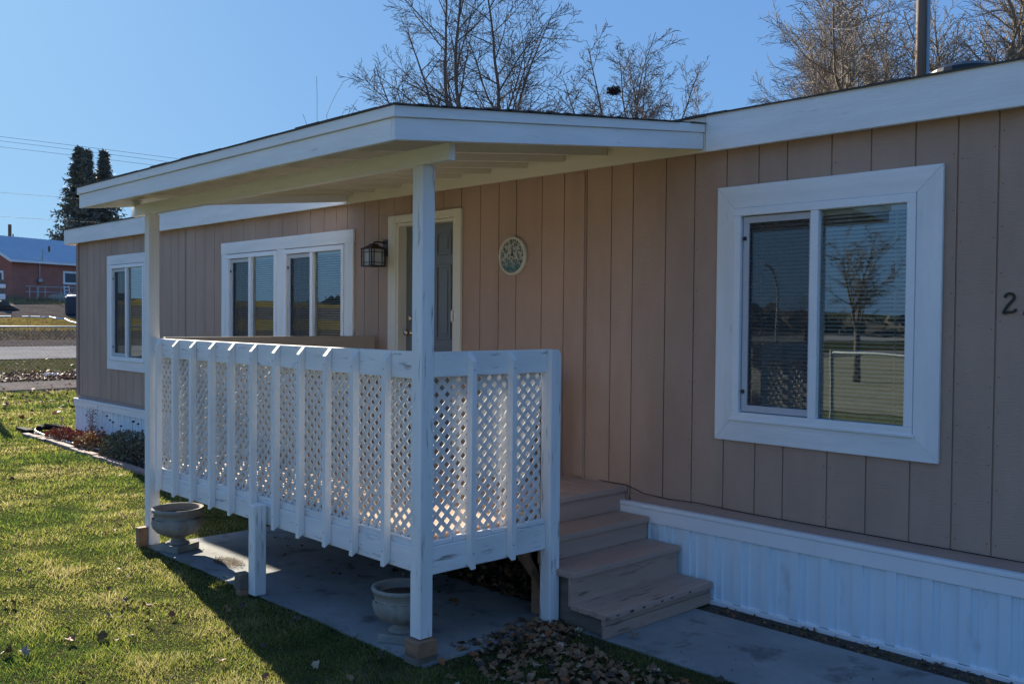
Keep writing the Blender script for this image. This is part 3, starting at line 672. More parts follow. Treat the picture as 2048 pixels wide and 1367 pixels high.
tag(mb.build('leaf_litter', leafm), 'dark drifted leaves under the porch deck', 'leaf litter', kind='stuff')
mb = MB(); rr = random.Random(13)
for i in range(520):
    r = math.exp(rr.uniform(math.log(2.6), math.log(22))); a = R(rr.uniform(12, 92)); x = CAM.x-r*math.sin(a); y = CAM.y+r*math.cos(a)
    if x > HL-.3 and y > -.8: continue
    if -7.65 < x < -3.95 and y > -2.22: continue
    if x > -3.95 and y > -1.2: continue
    leaf(mb, (x, y, .03), rr.uniform(.022,.05), rr, pick(rr, [4,2,2,2,1]), .5)
# beside walkway and skirting foot
for i in range(420): leaf(mb, (rr.uniform(-3.5,.5), rr.uniform(-.23,-.07), .010), rr.uniform(.008,.03), rr, pick(rr, [3,.5,5,.5,.3]), .5)
for i in range(26): leaf(mb, (rr.uniform(-3.5,-1.2), rr.uniform(-1.1,-.3), .012), rr.uniform(.008,.016), rr, 2, .2)
tag(mb.build('fallen_leaves', leafm), 'scattered small fallen leaves over the lawn', 'fallen leaves', kind='stuff')
# far band of raked leaves and leaves on far lawn
mb = MB(); rr = random.Random(14)
for i in range(9000):
    if rr.random() < .86: x = rr.triangular(-29.6,-27.0,-27.3)
    else: x = rr.uniform(-34,-17)
    y = rr.uniform(-3, 14)
    if x > HL-.5 and y > -.5: continue
    if -27 < x < -25.1 and rr.random() < .9: continue
    s = rr.uniform(.025,.06); a = rr.uniform(0,6.28); tl = rr.uniform(.0,.06)
    g = tz(x)+.03; mb.mi = pick(rr, [4,1.5,2,4.5,.2])
    mb.add([(x+s*math.cos(a+q*1.57), y+s*math.sin(a+q*1.57), g+rr.uniform(0,.09)) for q in range(4)], [(0,1,2),(0,2,3)])
tag(mb.build('leaf_drift', leafm), 'band of orange brown leaves along the far side of the pavement', 'leaf drift', kind='stuff')
mb = MB(); rr = random.Random(15)
for i in range(16):
    x, y = rr.uniform(-3.3,-1.3), rr.uniform(-1.05,-.32); a = rr.uniform(0,6.3); l = rr.uniform(.02,.07); mb.tube([(x,y,.011),(x+l*math.cos(a),y+l*math.sin(a),.014),(x+1.7*l*math.cos(a+.3),y+1.7*l*math.sin(a+.3),.011)], .0016, 4)
for i in range(60):
    x, y = rr.uniform(-7.4,-4.2), rr.uniform(-2.1,-1.0); a = rr.uniform(0,6.3); l = rr.uniform(.01,.04); mb.tube([(x,y,.014),(x+l*math.cos(a),y+l*math.sin(a),.016)], .0016, 4)
tag(mb.build('twig_debris', greywood), 'thin twigs strewn on the concrete walk and slab', 'twigs', kind='stuff')
# individual leaves that stand out on the lawn
def gpt(px, py, z=.03):
    d = at(px, py, 1)-CAM; return CAM + d*((z-CAM.z)/d.z)
SOLO = [('upright orange brown curled leaf on the sunny lawn, bottom left', 140,1275,.085,3),('bright orange leaf at the bottom edge of the lawn near the shadow line',534,1350,.06,3),
 ('dark curled leaf on the lawn at the far left edge',22,958,.07,2),('small orange leaf on the lawn left of the far left porch post',212,1066,.05,3),('dark red leaf at the lower left edge of the lawn',14,1302,.06,0),
 ('pale tan leaf just right of the dark red leaf at the lower left',46,1302,.055,4),('brown leaf cluster member, darkest of the clump in the middle of the lawn',262,1206,.065,2),('reddish leaf at the right end of the clump in the middle of the lawn',292,1210,.065,0),
 ('pale leaf lying below the clump in the middle of the lawn',216,1228,.05,4),('folded reddish leaf beside the white twig on the lawn',207,1268,.06,0),('orange leaf on the lawn beside the porch shadow edge',345,1228,.055,3),
 ('pale crumpled leaf in the porch shadow on the grass',633,1330,.055,4),('dark leaf in the shaded grass next to the patio slab',592,1237,.06,2),('brown oak-like leaf lying on the patio slab behind the front right post',908,1202,.075,0),('tan leaf lying on the concrete walk at the foot of the steps',1270,1268,.06,1)]
for lab, px, py, s, mi in SOLO:
    mb = MB(); p = gpt(px, py); rr = random.Random(px); leaf(mb, p, s, rr, mi, .6, 1.3)
    tag(mb.build('fallen_leaf', leafm), lab, 'leaf')
# dried mat on slab
mb = MB(); rr = random.Random(5)
for i in range(700):
    a = rr.uniform(0,6.28); q = math.sqrt(rr.random()); x = -6.68+.15*q*math.cos(a)*1.15; y = -1.975+.085*q*math.sin(a); d = rr.uniform(0,3.14); l = rr.uniform(.015,.05)
    z = .014+rr.uniform(0,.018); mb.mi = pick(rr,[5,.3,.5,4]); mb.add([(x,y,z),(x+l*math.cos(d),y+l*math.sin(d),z+rr.uniform(0,.008)),(x+.004,y+.004,z)], [(0,1,2)])
tag(mb.build('dried_moss', [mat('moss_gold', (.20,.115,.04), .9)]+leafm[1:3]+[mat('moss_brown', (.13,.08,.035), .9)]), 'brown patch of dried moss on the sunlit patio slab', 'moss', kind='stuff')
# ------------------------------------------------------------------ grass blades
gmats = [mat('grass_green', (.078,.115,.022), .42), mat('grass_yellow', (.155,.165,.042), .42), mat('grass_straw', (.26,.225,.135), .38), mat('grass_dark', (.026,.058,.014), .42)]
for m_ in gmats:
    t = m_.node_tree; N = t.nodes; L = t.links; p = N['Principled BSDF']; tl = N.new('ShaderNodeBsdfTranslucent'); c_ = p.inputs['Base Color'].default_value
    tl.inputs[0].default_value = (min(1,c_[0]*2.2), min(1,c_[1]*2.2), c_[2]*1.6, 1); mx = N.new('ShaderNodeMixShader'); mx.inputs[0].default_value = .5
    L.new(p.outputs[0], mx.inputs[1]); L.new(tl.outputs[0], mx.inputs[2]); L.new(mx.outputs[0], N['Material Output'].inputs[0])
def grass():
    g = np.random.default_rng(5); n = 1250000
    r = np.exp(g.uniform(np.log(2.3), np.log(34), n)); a = np.radians(g.uniform(6, 96, n))
    x = CAM.x - r*np.sin(a); y = CAM.y + r*np.cos(a)
    ok = ~((x > -15.62) & (y > -.06)) & ~((x > -7.60+g.normal(0,.02,n)) & (x < -3.98) & (y > -2.185+g.normal(0,.02,n))) & ~((x > -3.95) & (y > -1.13+g.normal(0,.018,n)))
    ok &= ~((x > -16.2) & (x < -7.62) & (y > -.68)) & (x > -25.0) & (x < 1)
    ok |= (x > -3.5) & (x < 1) & (y > -.235) & (y < -.12) & (g.random(n) < .35)
    pile = (x > -4.2) & (x < -2.6) & (y > -2.0); ok &= ~(pile & (g.random(n) < .4))
    x, y, r = x[ok], y[ok], r[ok]; n = len(x)
    fld = np.array([noise.noise(Vector((px*.8, py*.8, 0))) for px, py in zip(x[::1], y[::1])])
    f2 = np.array([noise.noise(Vector((px*3.5, py*3.5, 7))) for px, py in zip(x, y)])
    h = (.012 + .017*g.random(n) + .03*(g.random(n) < .02)) * np.clip(1 + 1.7*f2 - .5*fld, .25, 2.4) * np.clip(1+(r-6)*.03, 1, 1.7)
    w_ = .0016*np.clip(r/4.5, .8, 4.6)
    th = g.uniform(0, 2*np.pi, n); lean = g.uniform(.35, 1.5, n); la = g.uniform(0, 2*np.pi, n)
    V = np.zeros((n, 3, 3), np.float32)
    cx, sx = np.cos(th)*w_, np.sin(th)*w_
    V[:,0] = np.stack([x-cx, y-sx, np.full(n,.0)], 1); V[:,1] = np.stack([x+cx, y+sx, np.full(n,.0)], 1)
    V[:,2] = np.stack([x+np.cos(la)*h*np.sin(lean), y+np.sin(la)*h*np.sin(lean), h*np.cos(lean*.8)+.004], 1)
    s_ = 1.1*fld + .7*f2 + g.normal(0, .42, n)
    mi = np.where(s_ > .55, 2, np.where(s_ > .0, 1, np.where(s_ > -.5, 0, 3))).astype(np.int32)
    me = bpy.data.meshes.new('grass'); me.vertices.add(3*n); me.vertices.foreach_set('co', V.reshape(-1)); me.loops.add(3*n); me.loops.foreach_set('vertex_index', np.arange(3*n, dtype=np.int32))
    me.polygons.add(n); me.polygons.foreach_set('loop_start', np.arange(0, 3*n, 3, dtype=np.int32)); me.polygons.foreach_set('loop_total', np.full(n, 3, np.int32))
    for m_ in gmats: me.materials.append(m_)
    me.polygons.foreach_set('material_index', mi); me.update(); me.validate()
    o = bpy.data.objects.new('lawn_grass', me); col.objects.link(o); tag(o, 'short patchy green and straw coloured lawn grass', 'grass', kind='stuff')
grass()
# ------------------------------------------------------------------ flower bed
mb = MB(); bed = [(-16.2,-.1),(-16.25,-.45),(-15.9,-.66),(-15.0,-.60),(-13.5,-.66),(-12.0,-.70),(-10.5,-.76),(-8.2,-.76),(-7.7,-.5),(-7.7,-.04),(-15.6,-.04)]
mb.prism([(x,y,-.03) for x,y in bed], (0,0,.045)); tag(mb.build('flower_bed', soil), kind='structure')
edge = MB(); rr = random.Random(8); ep = [(-15.9,-.68),(-15.0,-.63),(-13.5,-.69),(-12.0,-.73),(-10.5,-.79),(-8.2,-.79)]
brickm = mat('edging_stone', (.36,.25,.20), .9, (.26,.19,.16), 8, (1,1,1), .6, 40)
be = empty('bed_edging', (-12,-.7,0), 'row of low pinkish edging stones along the flower bed by the skirting', 'edging')
for (xa,ya),(xb,yb) in zip(ep, ep[1:]):
    n = int((xb-xa)/.3)
    for i in range(n):
        x = xa+(xb-xa)*i/n; y = ya+(yb-ya)*i/n+rr.uniform(-.01,.01); m = MB(); h = .035+rr.uniform(0,.015)
        m.box(x+.004, x+(xb-xa)/n-.004, y-.05, y+.05, -.02, h); m.build('edging_stone', brickm, be, .008, seg=2)
def smooth_path(pts, n=8):
    P = [Vector(p) for p in pts]; out = []
    for i in range(len(P)-1):
        p0, p1, p2, p3 = P[max(i-1,0)], P[i], P[i+1], P[min(i+2,len(P)-1)]
        for q in range(n):
            u = q/n; out.append(.5*((2*p1)+(p2-p0)*u+(2*p0-5*p1+4*p2-p3)*u*u+(3*p1-p0-3*p2+p3)*u**3))
    return out+[P[-1]]
mb = MB(); mb.tube(smooth_path([(-16.0,-.12,.05),(-16.3,-.2,.06),(-16.35,-.36,.06),(-16.04,-.50,.06),(-15.41,-.57,.06),(-15.2,-.56,.06),(-14.67,-.56,.05),(-13.8,-.54,.05),(-13.2,-.50,.05),(-12.92,-.49,.05),(-12.36,-.56,.05),(-12.17,-.52,.05),(-11.8,-.52,.05),(-10.5,-.6,.05),(-8.2,-.5,.05)]), .010, 8)
tag(mb.build('garden_hose', mat('hose_grey', (.55,.55,.54), .5), smooth=True), 'pale grey hose winding along the flower bed by the skirting', 'hose')
mb = MB(); mb.tube(smooth_path([(-15.7,-.1,.06),(-16.1,-.15,.08),(-16.28,-.3,.08),(-16.05,-.44,.08)]), .05, 8); mb.box(-16.6,-16.1,-.62,-.50,0,.07)
tag(mb.build('edging_roll', rubber), 'black rubber edging curled at the end of the flower bed', 'edging')
def plant(name, label, cat, c, rx, ry, h, n, size, mats, wts, seed, stems=18, dome=True):
    r_ = random.Random(seed); t = empty(name, (c[0],c[1],0), label, cat)
    mb = MB()
    for i in range(stems):
        a = r_.uniform(0,6.28); q = r_.random()**.5; x, y = c[0]+rx*.9*q*math.cos(a), c[1]+ry*.9*q*math.sin(a)
        mb.tube([(c[0]+.3*(x-c[0]),c[1]+.3*(y-c[1]),.0),(c[0]+.7*(x-c[0]),c[1]+.7*(y-c[1]),h*.5),(x,y,h*(1-.5*q)*r_.uniform(.7,1.05))], [.005,.004,.002], 4)
    mb.build('stem', greywood, t)
    mb = MB()
    for i in range(n):
        a = r_.uniform(0,6.28); q = r_.random()**.45; z = r_.random()**.6 * h*math.sqrt(max(.02,1-q*q)) if dome else r_.random()*h
        p = Vector((c[0]+rx*q*math.cos(a), c[1]+ry*q*math.sin(a), .02+z)); s = size*r_.uniform(.5,1.2)
        d = Vector((r_.gauss(0,1),r_.gauss(0,1),r_.gauss(.6,.7))).normalized(); e = d.orthogonal().normalized(); mb.mi = pick(r_, wts)
        mb.add([p, p+d*s*.5+e*s*.28, p+d*s, p+d*s*.5-e*s*.28], [(0,1,2),(0,2,3)])
    mb.build('leaves', mats, t); return t
redm = [mat('red_leaf', (.30,.055,.025), .6), mat('rust_leaf', (.36,.15,.045), .6), mat('brown_leaf', (.16,.085,.045), .7), mat('gold_leaf', (.40,.28,.07), .6)]
plant('red_shrub', 'low sprawling plant with red leaves at the left end of the flower bed', 'plant', (-14.9,-.38), .80, .22, .15, 1100, .055, redm, [4,2,2,.4], 1)
plant('rust_shrub', 'rusty golden low shrub between the red plant and the grey mound', 'plant', (-13.75,-.42), .42, .22, .24, 900, .055, redm, [1.2,3,2,2], 2)
moundm = [mat('mound_grey', (.17,.16,.10), .8), mat('mound_brown', (.13,.095,.06), .8), mat('mound_green', (.10,.12,.06), .8)]
plant('mounded_shrub', 'grey brown rounded shrub against the white skirting', 'shrub', (-12.45,-.42), .75, .30, .36, 5200, .035, moundm, [3,2,2], 3, 60)
plant('dark_ground_plant', 'dark low plant in the bed in front of the rounded shrub', 'plant', (-12.0,-.55), 1.2, .13, .12, 1200, .035, [mat('dk',(.035,.035,.03),.8), redm[2]], [2,1], 33)
t = empty('dead_stalks', (-13.3,-.2,0), 'thin dead flower stalks with dark seed heads before the skirting', 'plant')
mb = MB(); rr = random.Random(3); heads = []
for i in range(11):
    x = -13.9+rr.uniform(0,1.5); h = rr.uniform(.28,.47); p = [(x,-.25,0),(x+rr.uniform(-.03,.03),-.25,h*.5),(x+rr.uniform(-.07,.07),-.25+rr.uniform(-.05,.05),h)]; mb.tube(p, [.003,.002,.0015], 4); heads.append(p[-1])
mb.build('stem', greywood, t); mb = MB()
for p in heads: mb.lathe(p, [(.002,-.012),(.014,-.004),(.016,.006),(.004,.016)], 7)
mb.build('seed_head', rubber, t)
plant('tall_dead_plant', 'tall pale dead plant against the skirting near the house corner', 'plant', (-14.45,-.2), .12, .08, .5, 260, .03, [mat('pale_dead',(.34,.28,.20),.8), redm[2]], [2,1], 21, 14, False)
# roof-top weeds seen over the porch roof edge are the tips of shrubs behind
# ------------------------------------------------------------------ trees
barkm = mat('bark_grey', (.17,.135,.11), .9, (.10,.08,.065), 20, (1,1,.3), .6, 40)
bark2 = mat('bark_tan', (.30,.25,.20), .9, (.19,.155,.12), 16, (1,1,.3), .6, 40)
def bare_tree(base, label, limbs, seed, twig=1.0, mat_=None, levels=3, curl=.10, group=None, dens=1.0, up=.12, rootr=.16, spur=True, minr=.0035, l0a=.25, l0b=.38):
    r_ = random.Random(seed); base = Vector(base)
    t = empty('bare_tree', base, label, 'tree', group)
    tr = MB(); cr = MB()
    def grow(mb, p, d, length, rad, lev):
        n = max(3, int(length/(.30 if lev < 2 else .13))); step = length/n; pts = [p.copy()]; rs = [rad]; dirs = [d.copy()]
        for i in range(n):
            d = (d + Vector((r_.gauss(0,curl),r_.gauss(0,curl),r_.gauss(0,curl)+up*(.3 if lev else .15)*step))).normalized()
            p = p + d*step; pts.append(p.copy()); dirs.append(d.copy()); rs.append(max(minr, rad*(1-.85*(i+1)/n)))
        k = 7 if lev == 0 else (5 if lev == 1 else 3)
        mb.tube(pts, rs, k, cap=False)
        if lev >= levels: return
        spacing = {0:.34, 1:.21, 2:.12}.get(lev,.1)/dens; s = length*(.22 if lev == 0 else .12)
        while s < length:
            i = min(n-1, int(s/step)); q = pts[i].lerp(pts[i+1], s/step-i); dd = dirs[i]
            ax = dd.orthogonal().normalized(); ax.rotate(Matrix.Rotation(r_.uniform(0,6.283), 3, dd))
            ang = R(r_.uniform(28, 58)); nd = (dd*math.cos(ang)+ax*math.sin(ang)).normalized()
            rem = 1-s/length
            nl = {0: length*(l0a+l0b*rem), 1: length*(.22+.34*rem), 2: length*(.2+.25*rem), 3:.1}[lev]*r_.uniform(.6,1.15)*twig
            nl = max(nl, .10)
            grow(cr, q, nd, nl, max(minr, rs[i]*.55), lev+1)
            s += spacing*r_.uniform(.6,1.4)*(1.4 if lev == 0 else 1)
    trunk_top = base + Vector((0,0,limbs[0][0]))
    tr.tube([base, base+Vector((.03,0,limbs[0][0]*.5)), trunk_top], [rootr*1.25, rootr, rootr*.9], 10)
    for (z0, tip, rad) in limbs:
        p0 = base + Vector((0,0,z0)); d = Vector(tip)-p0; L_ = d.length
        d0 = (d.normalized()*1.0 + Vector((0,0,.0))).normalized(); grow(tr, p0, d0, L_, rad, 0)
    tr.build('trunk', mat_, t, smooth=True); cr.build('crown', mat_, t); return t
# limb tips given at the places seen in the sky
bt = at(960, 640, 24); bt.z = 0
bare_tree(bt, 'vase-shaped bare tree rising behind the middle of the porch roof', [(3.4, at(735,95,24.5), .06),(3.4, at(800,10,23.5), .075),(3.3, at(760,190,25), .05),(3.5, at(870,-130,24), .085),(3.4, at(935,-160,23), .08),(3.6, at(1020,-90,24.5), .085),(3.4, at(1050,-20,23.4), .065),(3.4, at(1115,150,24), .06),(3.3,at(1010,60,25.5),.05)], 5, mat_=barkm, curl=.045, dens=1.3, levels=3, rootr=.17, minr=.0055, twig=.95, l0a=.2, l0b=.28)
bt = at(1255, 640, 25); bt.z = 0
bare_tree(bt, 'smaller bare tree with a dark nest behind the right end of the porch roof', [(2.9, at(1125,140,25), .06),(3, at(1195,85,24.6), .065),(3, at(1290,55,25.4), .07),(2.9, at(1345,130,25), .065),(2.7, at(1375,160,25.5), .06),(2.6, at(1350,200,25), .045),(2.8, at(1240,70,24.3), .05),(3, at(1080,190,26), .05),(3,at(1240,110,24),.05),(2.6,at(1365,190,24.5),.045)], 9, mat_=barkm, curl=.05, dens=1.7, levels=3, rootr=.14, minr=.0055, twig=1.0, l0a=.14, l0b=.28)
nest = MB(); c = at(1228,182,25); rr = random.Random(1)
for i in range(160):
    d = Vector((rr.gauss(0,1),rr.gauss(0,1),rr.gauss(0,.6))).normalized(); e = Vector((rr.gauss(0,1),rr.gauss(0,1),rr.gauss(0,.3))).normalized(); p = c+d*.10; nest.tube([p-e*.12, p+e*.12], .008, 3)
tag(nest.build('bird_nest', wirem), 'dark twig nest in the smaller bare tree', 'nest')
bt = at(1760, 640, 25); bt.z = 0
bare_tree(bt, 'dense twiggy tan tree leaning left behind the right roof edge', [(3.2, at(1540,130,25), .10),(3.2, at(1610,25,24.4), .08),(3.2, at(1690,-60,25.5), .09),(3.2, at(1750,-120,24.5), .09),(3, at(1580,200,26), .06),(3.2, at(1810,-80,26), .08),(3.2,at(1650,100,24),.06),(3.2,at(1575,70,25.5),.06),(3.0, at(1545,205,25),.05),(3.1, at(1680,150,24.6),.05),(3.1, at(1720,60,26),.06)], 21, l0a=.16, l0b=.33, mat_=bark2, curl=.10, dens=1.7, levels=3, rootr=.2, minr=.005, up=.3)
bt = at(1950, 640, 23); bt.z = 0
bare_tree(bt, 'thick limbed tan tree at the top right corner', [(3.0, at(1880,-60,23), .10),(3.2, at(1945,-200,22.6), .17),(3.2, at(2040,-170,23.4), .15),(3.1, at(2120,20,23), .12),(3.1, at(1820,30,24), .08),(3.1,at(1990,-20,24.5),.08)], 33, l0a=.2, l0b=.34, mat_=bark2, curl=.10, dens=1.4, levels=3, rootr=.25, minr=.005, up=.2)
# small shoots above porch roof, left
bt = at(640, 420, 17); bt.z = 0
bare_tree(bt, 'slender bare sapling whose tip shows over the porch roof edge', [(1.5, at(634,232,17), .01),(1.5, at(642,240,17.3), .008)], 3, mat_=barkm, curl=.05, levels=1, rootr=.03)
# spruces
needle = [mat('needle_dark', (.10,.13,.12), .7), mat('needle_mid', (.17,.20,.16), .7), mat('needle_brown', (.17,.14,.11), .7)]
def spruce(px, ytop, D, label, hw, seed, tops):
    r_ = random.Random(seed); b = at(px, 620, D); b.z = 4.2; top = at(px, ytop, D); H = top.z-b.z
    t = empty('spruce_tree', b, label, 'tree'); mb = MB(); mb.tube([b, b+Vector((0,0,H*.97))], [.25,.02], 8); mb.build('trunk', barkm, t)
    mb = MB()
    n = 400
    for i in range(n):
        f = (i+.5)/n; z = H*(.05+.95*f**.85); q = (z/H)
        wid = hw*(1-q)**.85*(.6+.6*r_.random())*1.25
        a = r_.uniform(0,6.283); d = Vector((math.cos(a), math.sin(a), 0)); p0 = b+Vector((0,0,z)); L_ = wid
        m = max(4, int(L_/.36)); p = p0.copy(); drop = r_.uniform(.15,.42)
        for s in range(m):
            u = (s+1)/m; pc = p0 + d*L_*u + Vector((0,0,-drop*L_*u + .25*L_*u*u))
            for w_ in range(7):
                e = Vector((r_.gauss(0,1),r_.gauss(0,1),r_.gauss(-.35,.6))).normalized(); l = r_.uniform(.22,.6)*(1.1-.3*u)
                o_ = Vector((r_.gauss(0,.12),r_.gauss(0,.12),r_.gauss(0,.09))); x_ = e.orthogonal().normalized()*l*.22; mb.mi = pick(r_,[5,2,.7])
                mb.add([pc+o_-x_, pc+o_+x_, pc+o_+e*l], [(0,1,2)])
    mb.build('crown', needle, t); return t
spruce(158, 297, 98, 'left and taller dark spruce beyond the house corner', 3.2, 1, 2)
spruce(176, 304, 97, 'middle spruce merging with the taller one beyond the house corner', 2.3, 4, 1)
spruce(208, 305, 99, 'right narrower spruce just above the white roof edge', 2.9, 2, 1)
# ------------------------------------------------------------------ utility poles and wires
tarm = mat('pole_wood', (.12,.085,.06), .85, (.2,.14,.10), 6, (1,1,.1), .5, 30)
b = at(1831, 640, 20.5); up_ = empty('utility_pole', (b.x,b.y,0), 'brown utility pole with blue grey conduit behind the right roof', 'utility pole')
mb = MB(); mb.tube([(b.x,b.y,0),(b.x,b.y,14)], [.105,.095], 14); mb.build('pole', tarm, up_, smooth=True)
q = Vector((b.x,b.y,0)) + RT*.135 - F*.04; mb = MB(); mb.tube([(q.x,q.y,0),(q.x,q.y,13)], .042, 10); mb.build('conduit', mat('conduit', (.22,.33,.42), .5), up_, smooth=True)
b = at(20, 560, 92); p2 = empty('utility_pole', (b.x,b.y,3), 'small distant utility pole behind the blue-roofed brick house', 'utility pole')
mb = MB(); top = at(20,449,92); mb.tube([(b.x,b.y,3),(b.x,b.y,top.z)], .16, 8); mb.build('pole', tarm, p2); mb = MB(); e = at(26,468,92); mb.tube([(e.x,e.y,3),(e.x,e.y,e.z)], .07, 6); mb.build('stub', tarm, p2)
def wire(x0,y0,x1,y1,D, r=.016):
    sl_ = (y1-y0)/(x1-x0); pts = []
    for i in range(25):
        x = -300+(1500+300)*i/24; pts.append(at(x, y0+sl_*(x-x0) + 6*(((x-200)/600)**2), D))
    mb = MB(); mb.tube(pts, r, 4); return mb
for k_, (a, lab) in enumerate((((0,272.5,338,315,70),'topmost overhead wire crossing the sky at left'),((0,281,338,323.5,71),'second overhead wire from the top at left'),((0,293,297,329,72),'third overhead wire from the top at left'),((0,384,120,394,74),'fourth overhead wire, passing behind the spruces at mid height'),((0,432,118,440,78),'lowest overhead wire above the brick house'))):
    tag(wire(*a).build('overhead_wire', wirem), lab, 'wire', 'overhead wires at left')
for (px, D, lab) in ((-295, 74, 'tall pole outside the left of the view that carries the overhead wires'),(1497, 74, 'tall pole hidden behind the house that carries the overhead wires')):
    b = at(px, 640, D); mb = MB(); mb.tube([(b.x,b.y,0),(b.x,b.y,at(px,240 if px<0 else 330,D).z)], .16, 8); tag(mb.build('utility_pole', tarm), lab, 'utility pole')
# ------------------------------------------------------------------ chain link fence by the pavement
def chainlink(name, label, p0, p1, h, cell, post_gap, z0f, rr_=.022, gate=False):
    p0, p1 = Vector(p0), Vector(p1); L_ = (p1-p0).length; d = (p1-p0)/L_
    t = empty(name, (p0.x,p0.y,z0f(p0.x)), label, 'fence'); Z = z0f(p0.x)
    mb = MB(); mb.tube([p0+Vector((0,0,Z+h)), p1+Vector((0,0,Z+h))], rr_, 6); mb.build('top_rail', galv, t)
    s = 0
    while s <= L_+.01:
        q = p0+d*s; mb = MB(); mb.tube([q+Vector((0,0,Z)), q+Vector((0,0,Z+h+.04))], rr_*1.2, 7); mb.build('fence_post', galv, t); s += post_gap
    mb = MB(); c = -h
    while c < L_:
        for sg in (1,-1):
            a0, a1 = (c, c+h) if sg > 0 else (c+h, c)
            z0, z1 = 0, h
            def cl(u0, zz0, u1, zz1):
                if u0 < 0: zz0 += (zz1-zz0)*(0-u0)/(u1-u0); u0 = 0
                return u0, zz0, u1, zz1
            A = [a0, z0]; B = [a1, z1]
            for P_, Q_ in ((A,B),(B,A)):
                if P_[0] < 0: P_[1] += (Q_[1]-P_[1])*(0-P_[0])/(Q_[0]-P_[0]); P_[0] = 0
                if P_[0] > L_: P_[1] += (Q_[1]-P_[1])*(L_-P_[0])/(Q_[0]-P_[0]); P_[0] = L_
            mb.tube([p0+d*A[0]+Vector((0,0,Z+A[1])), p0+d*B[0]+Vector((0,0,Z+B[1]))], .0019, 3, cap=False)
        c += cell
    mb.build('mesh', galv, t); return t
chainlink('chain_link_fence', 'galvanised chain-link fence between the lawn and the pavement at left', (-24.55,-6,0), (-24.55,9,0), 1.6, .10, 5.0, lambda x: 0)
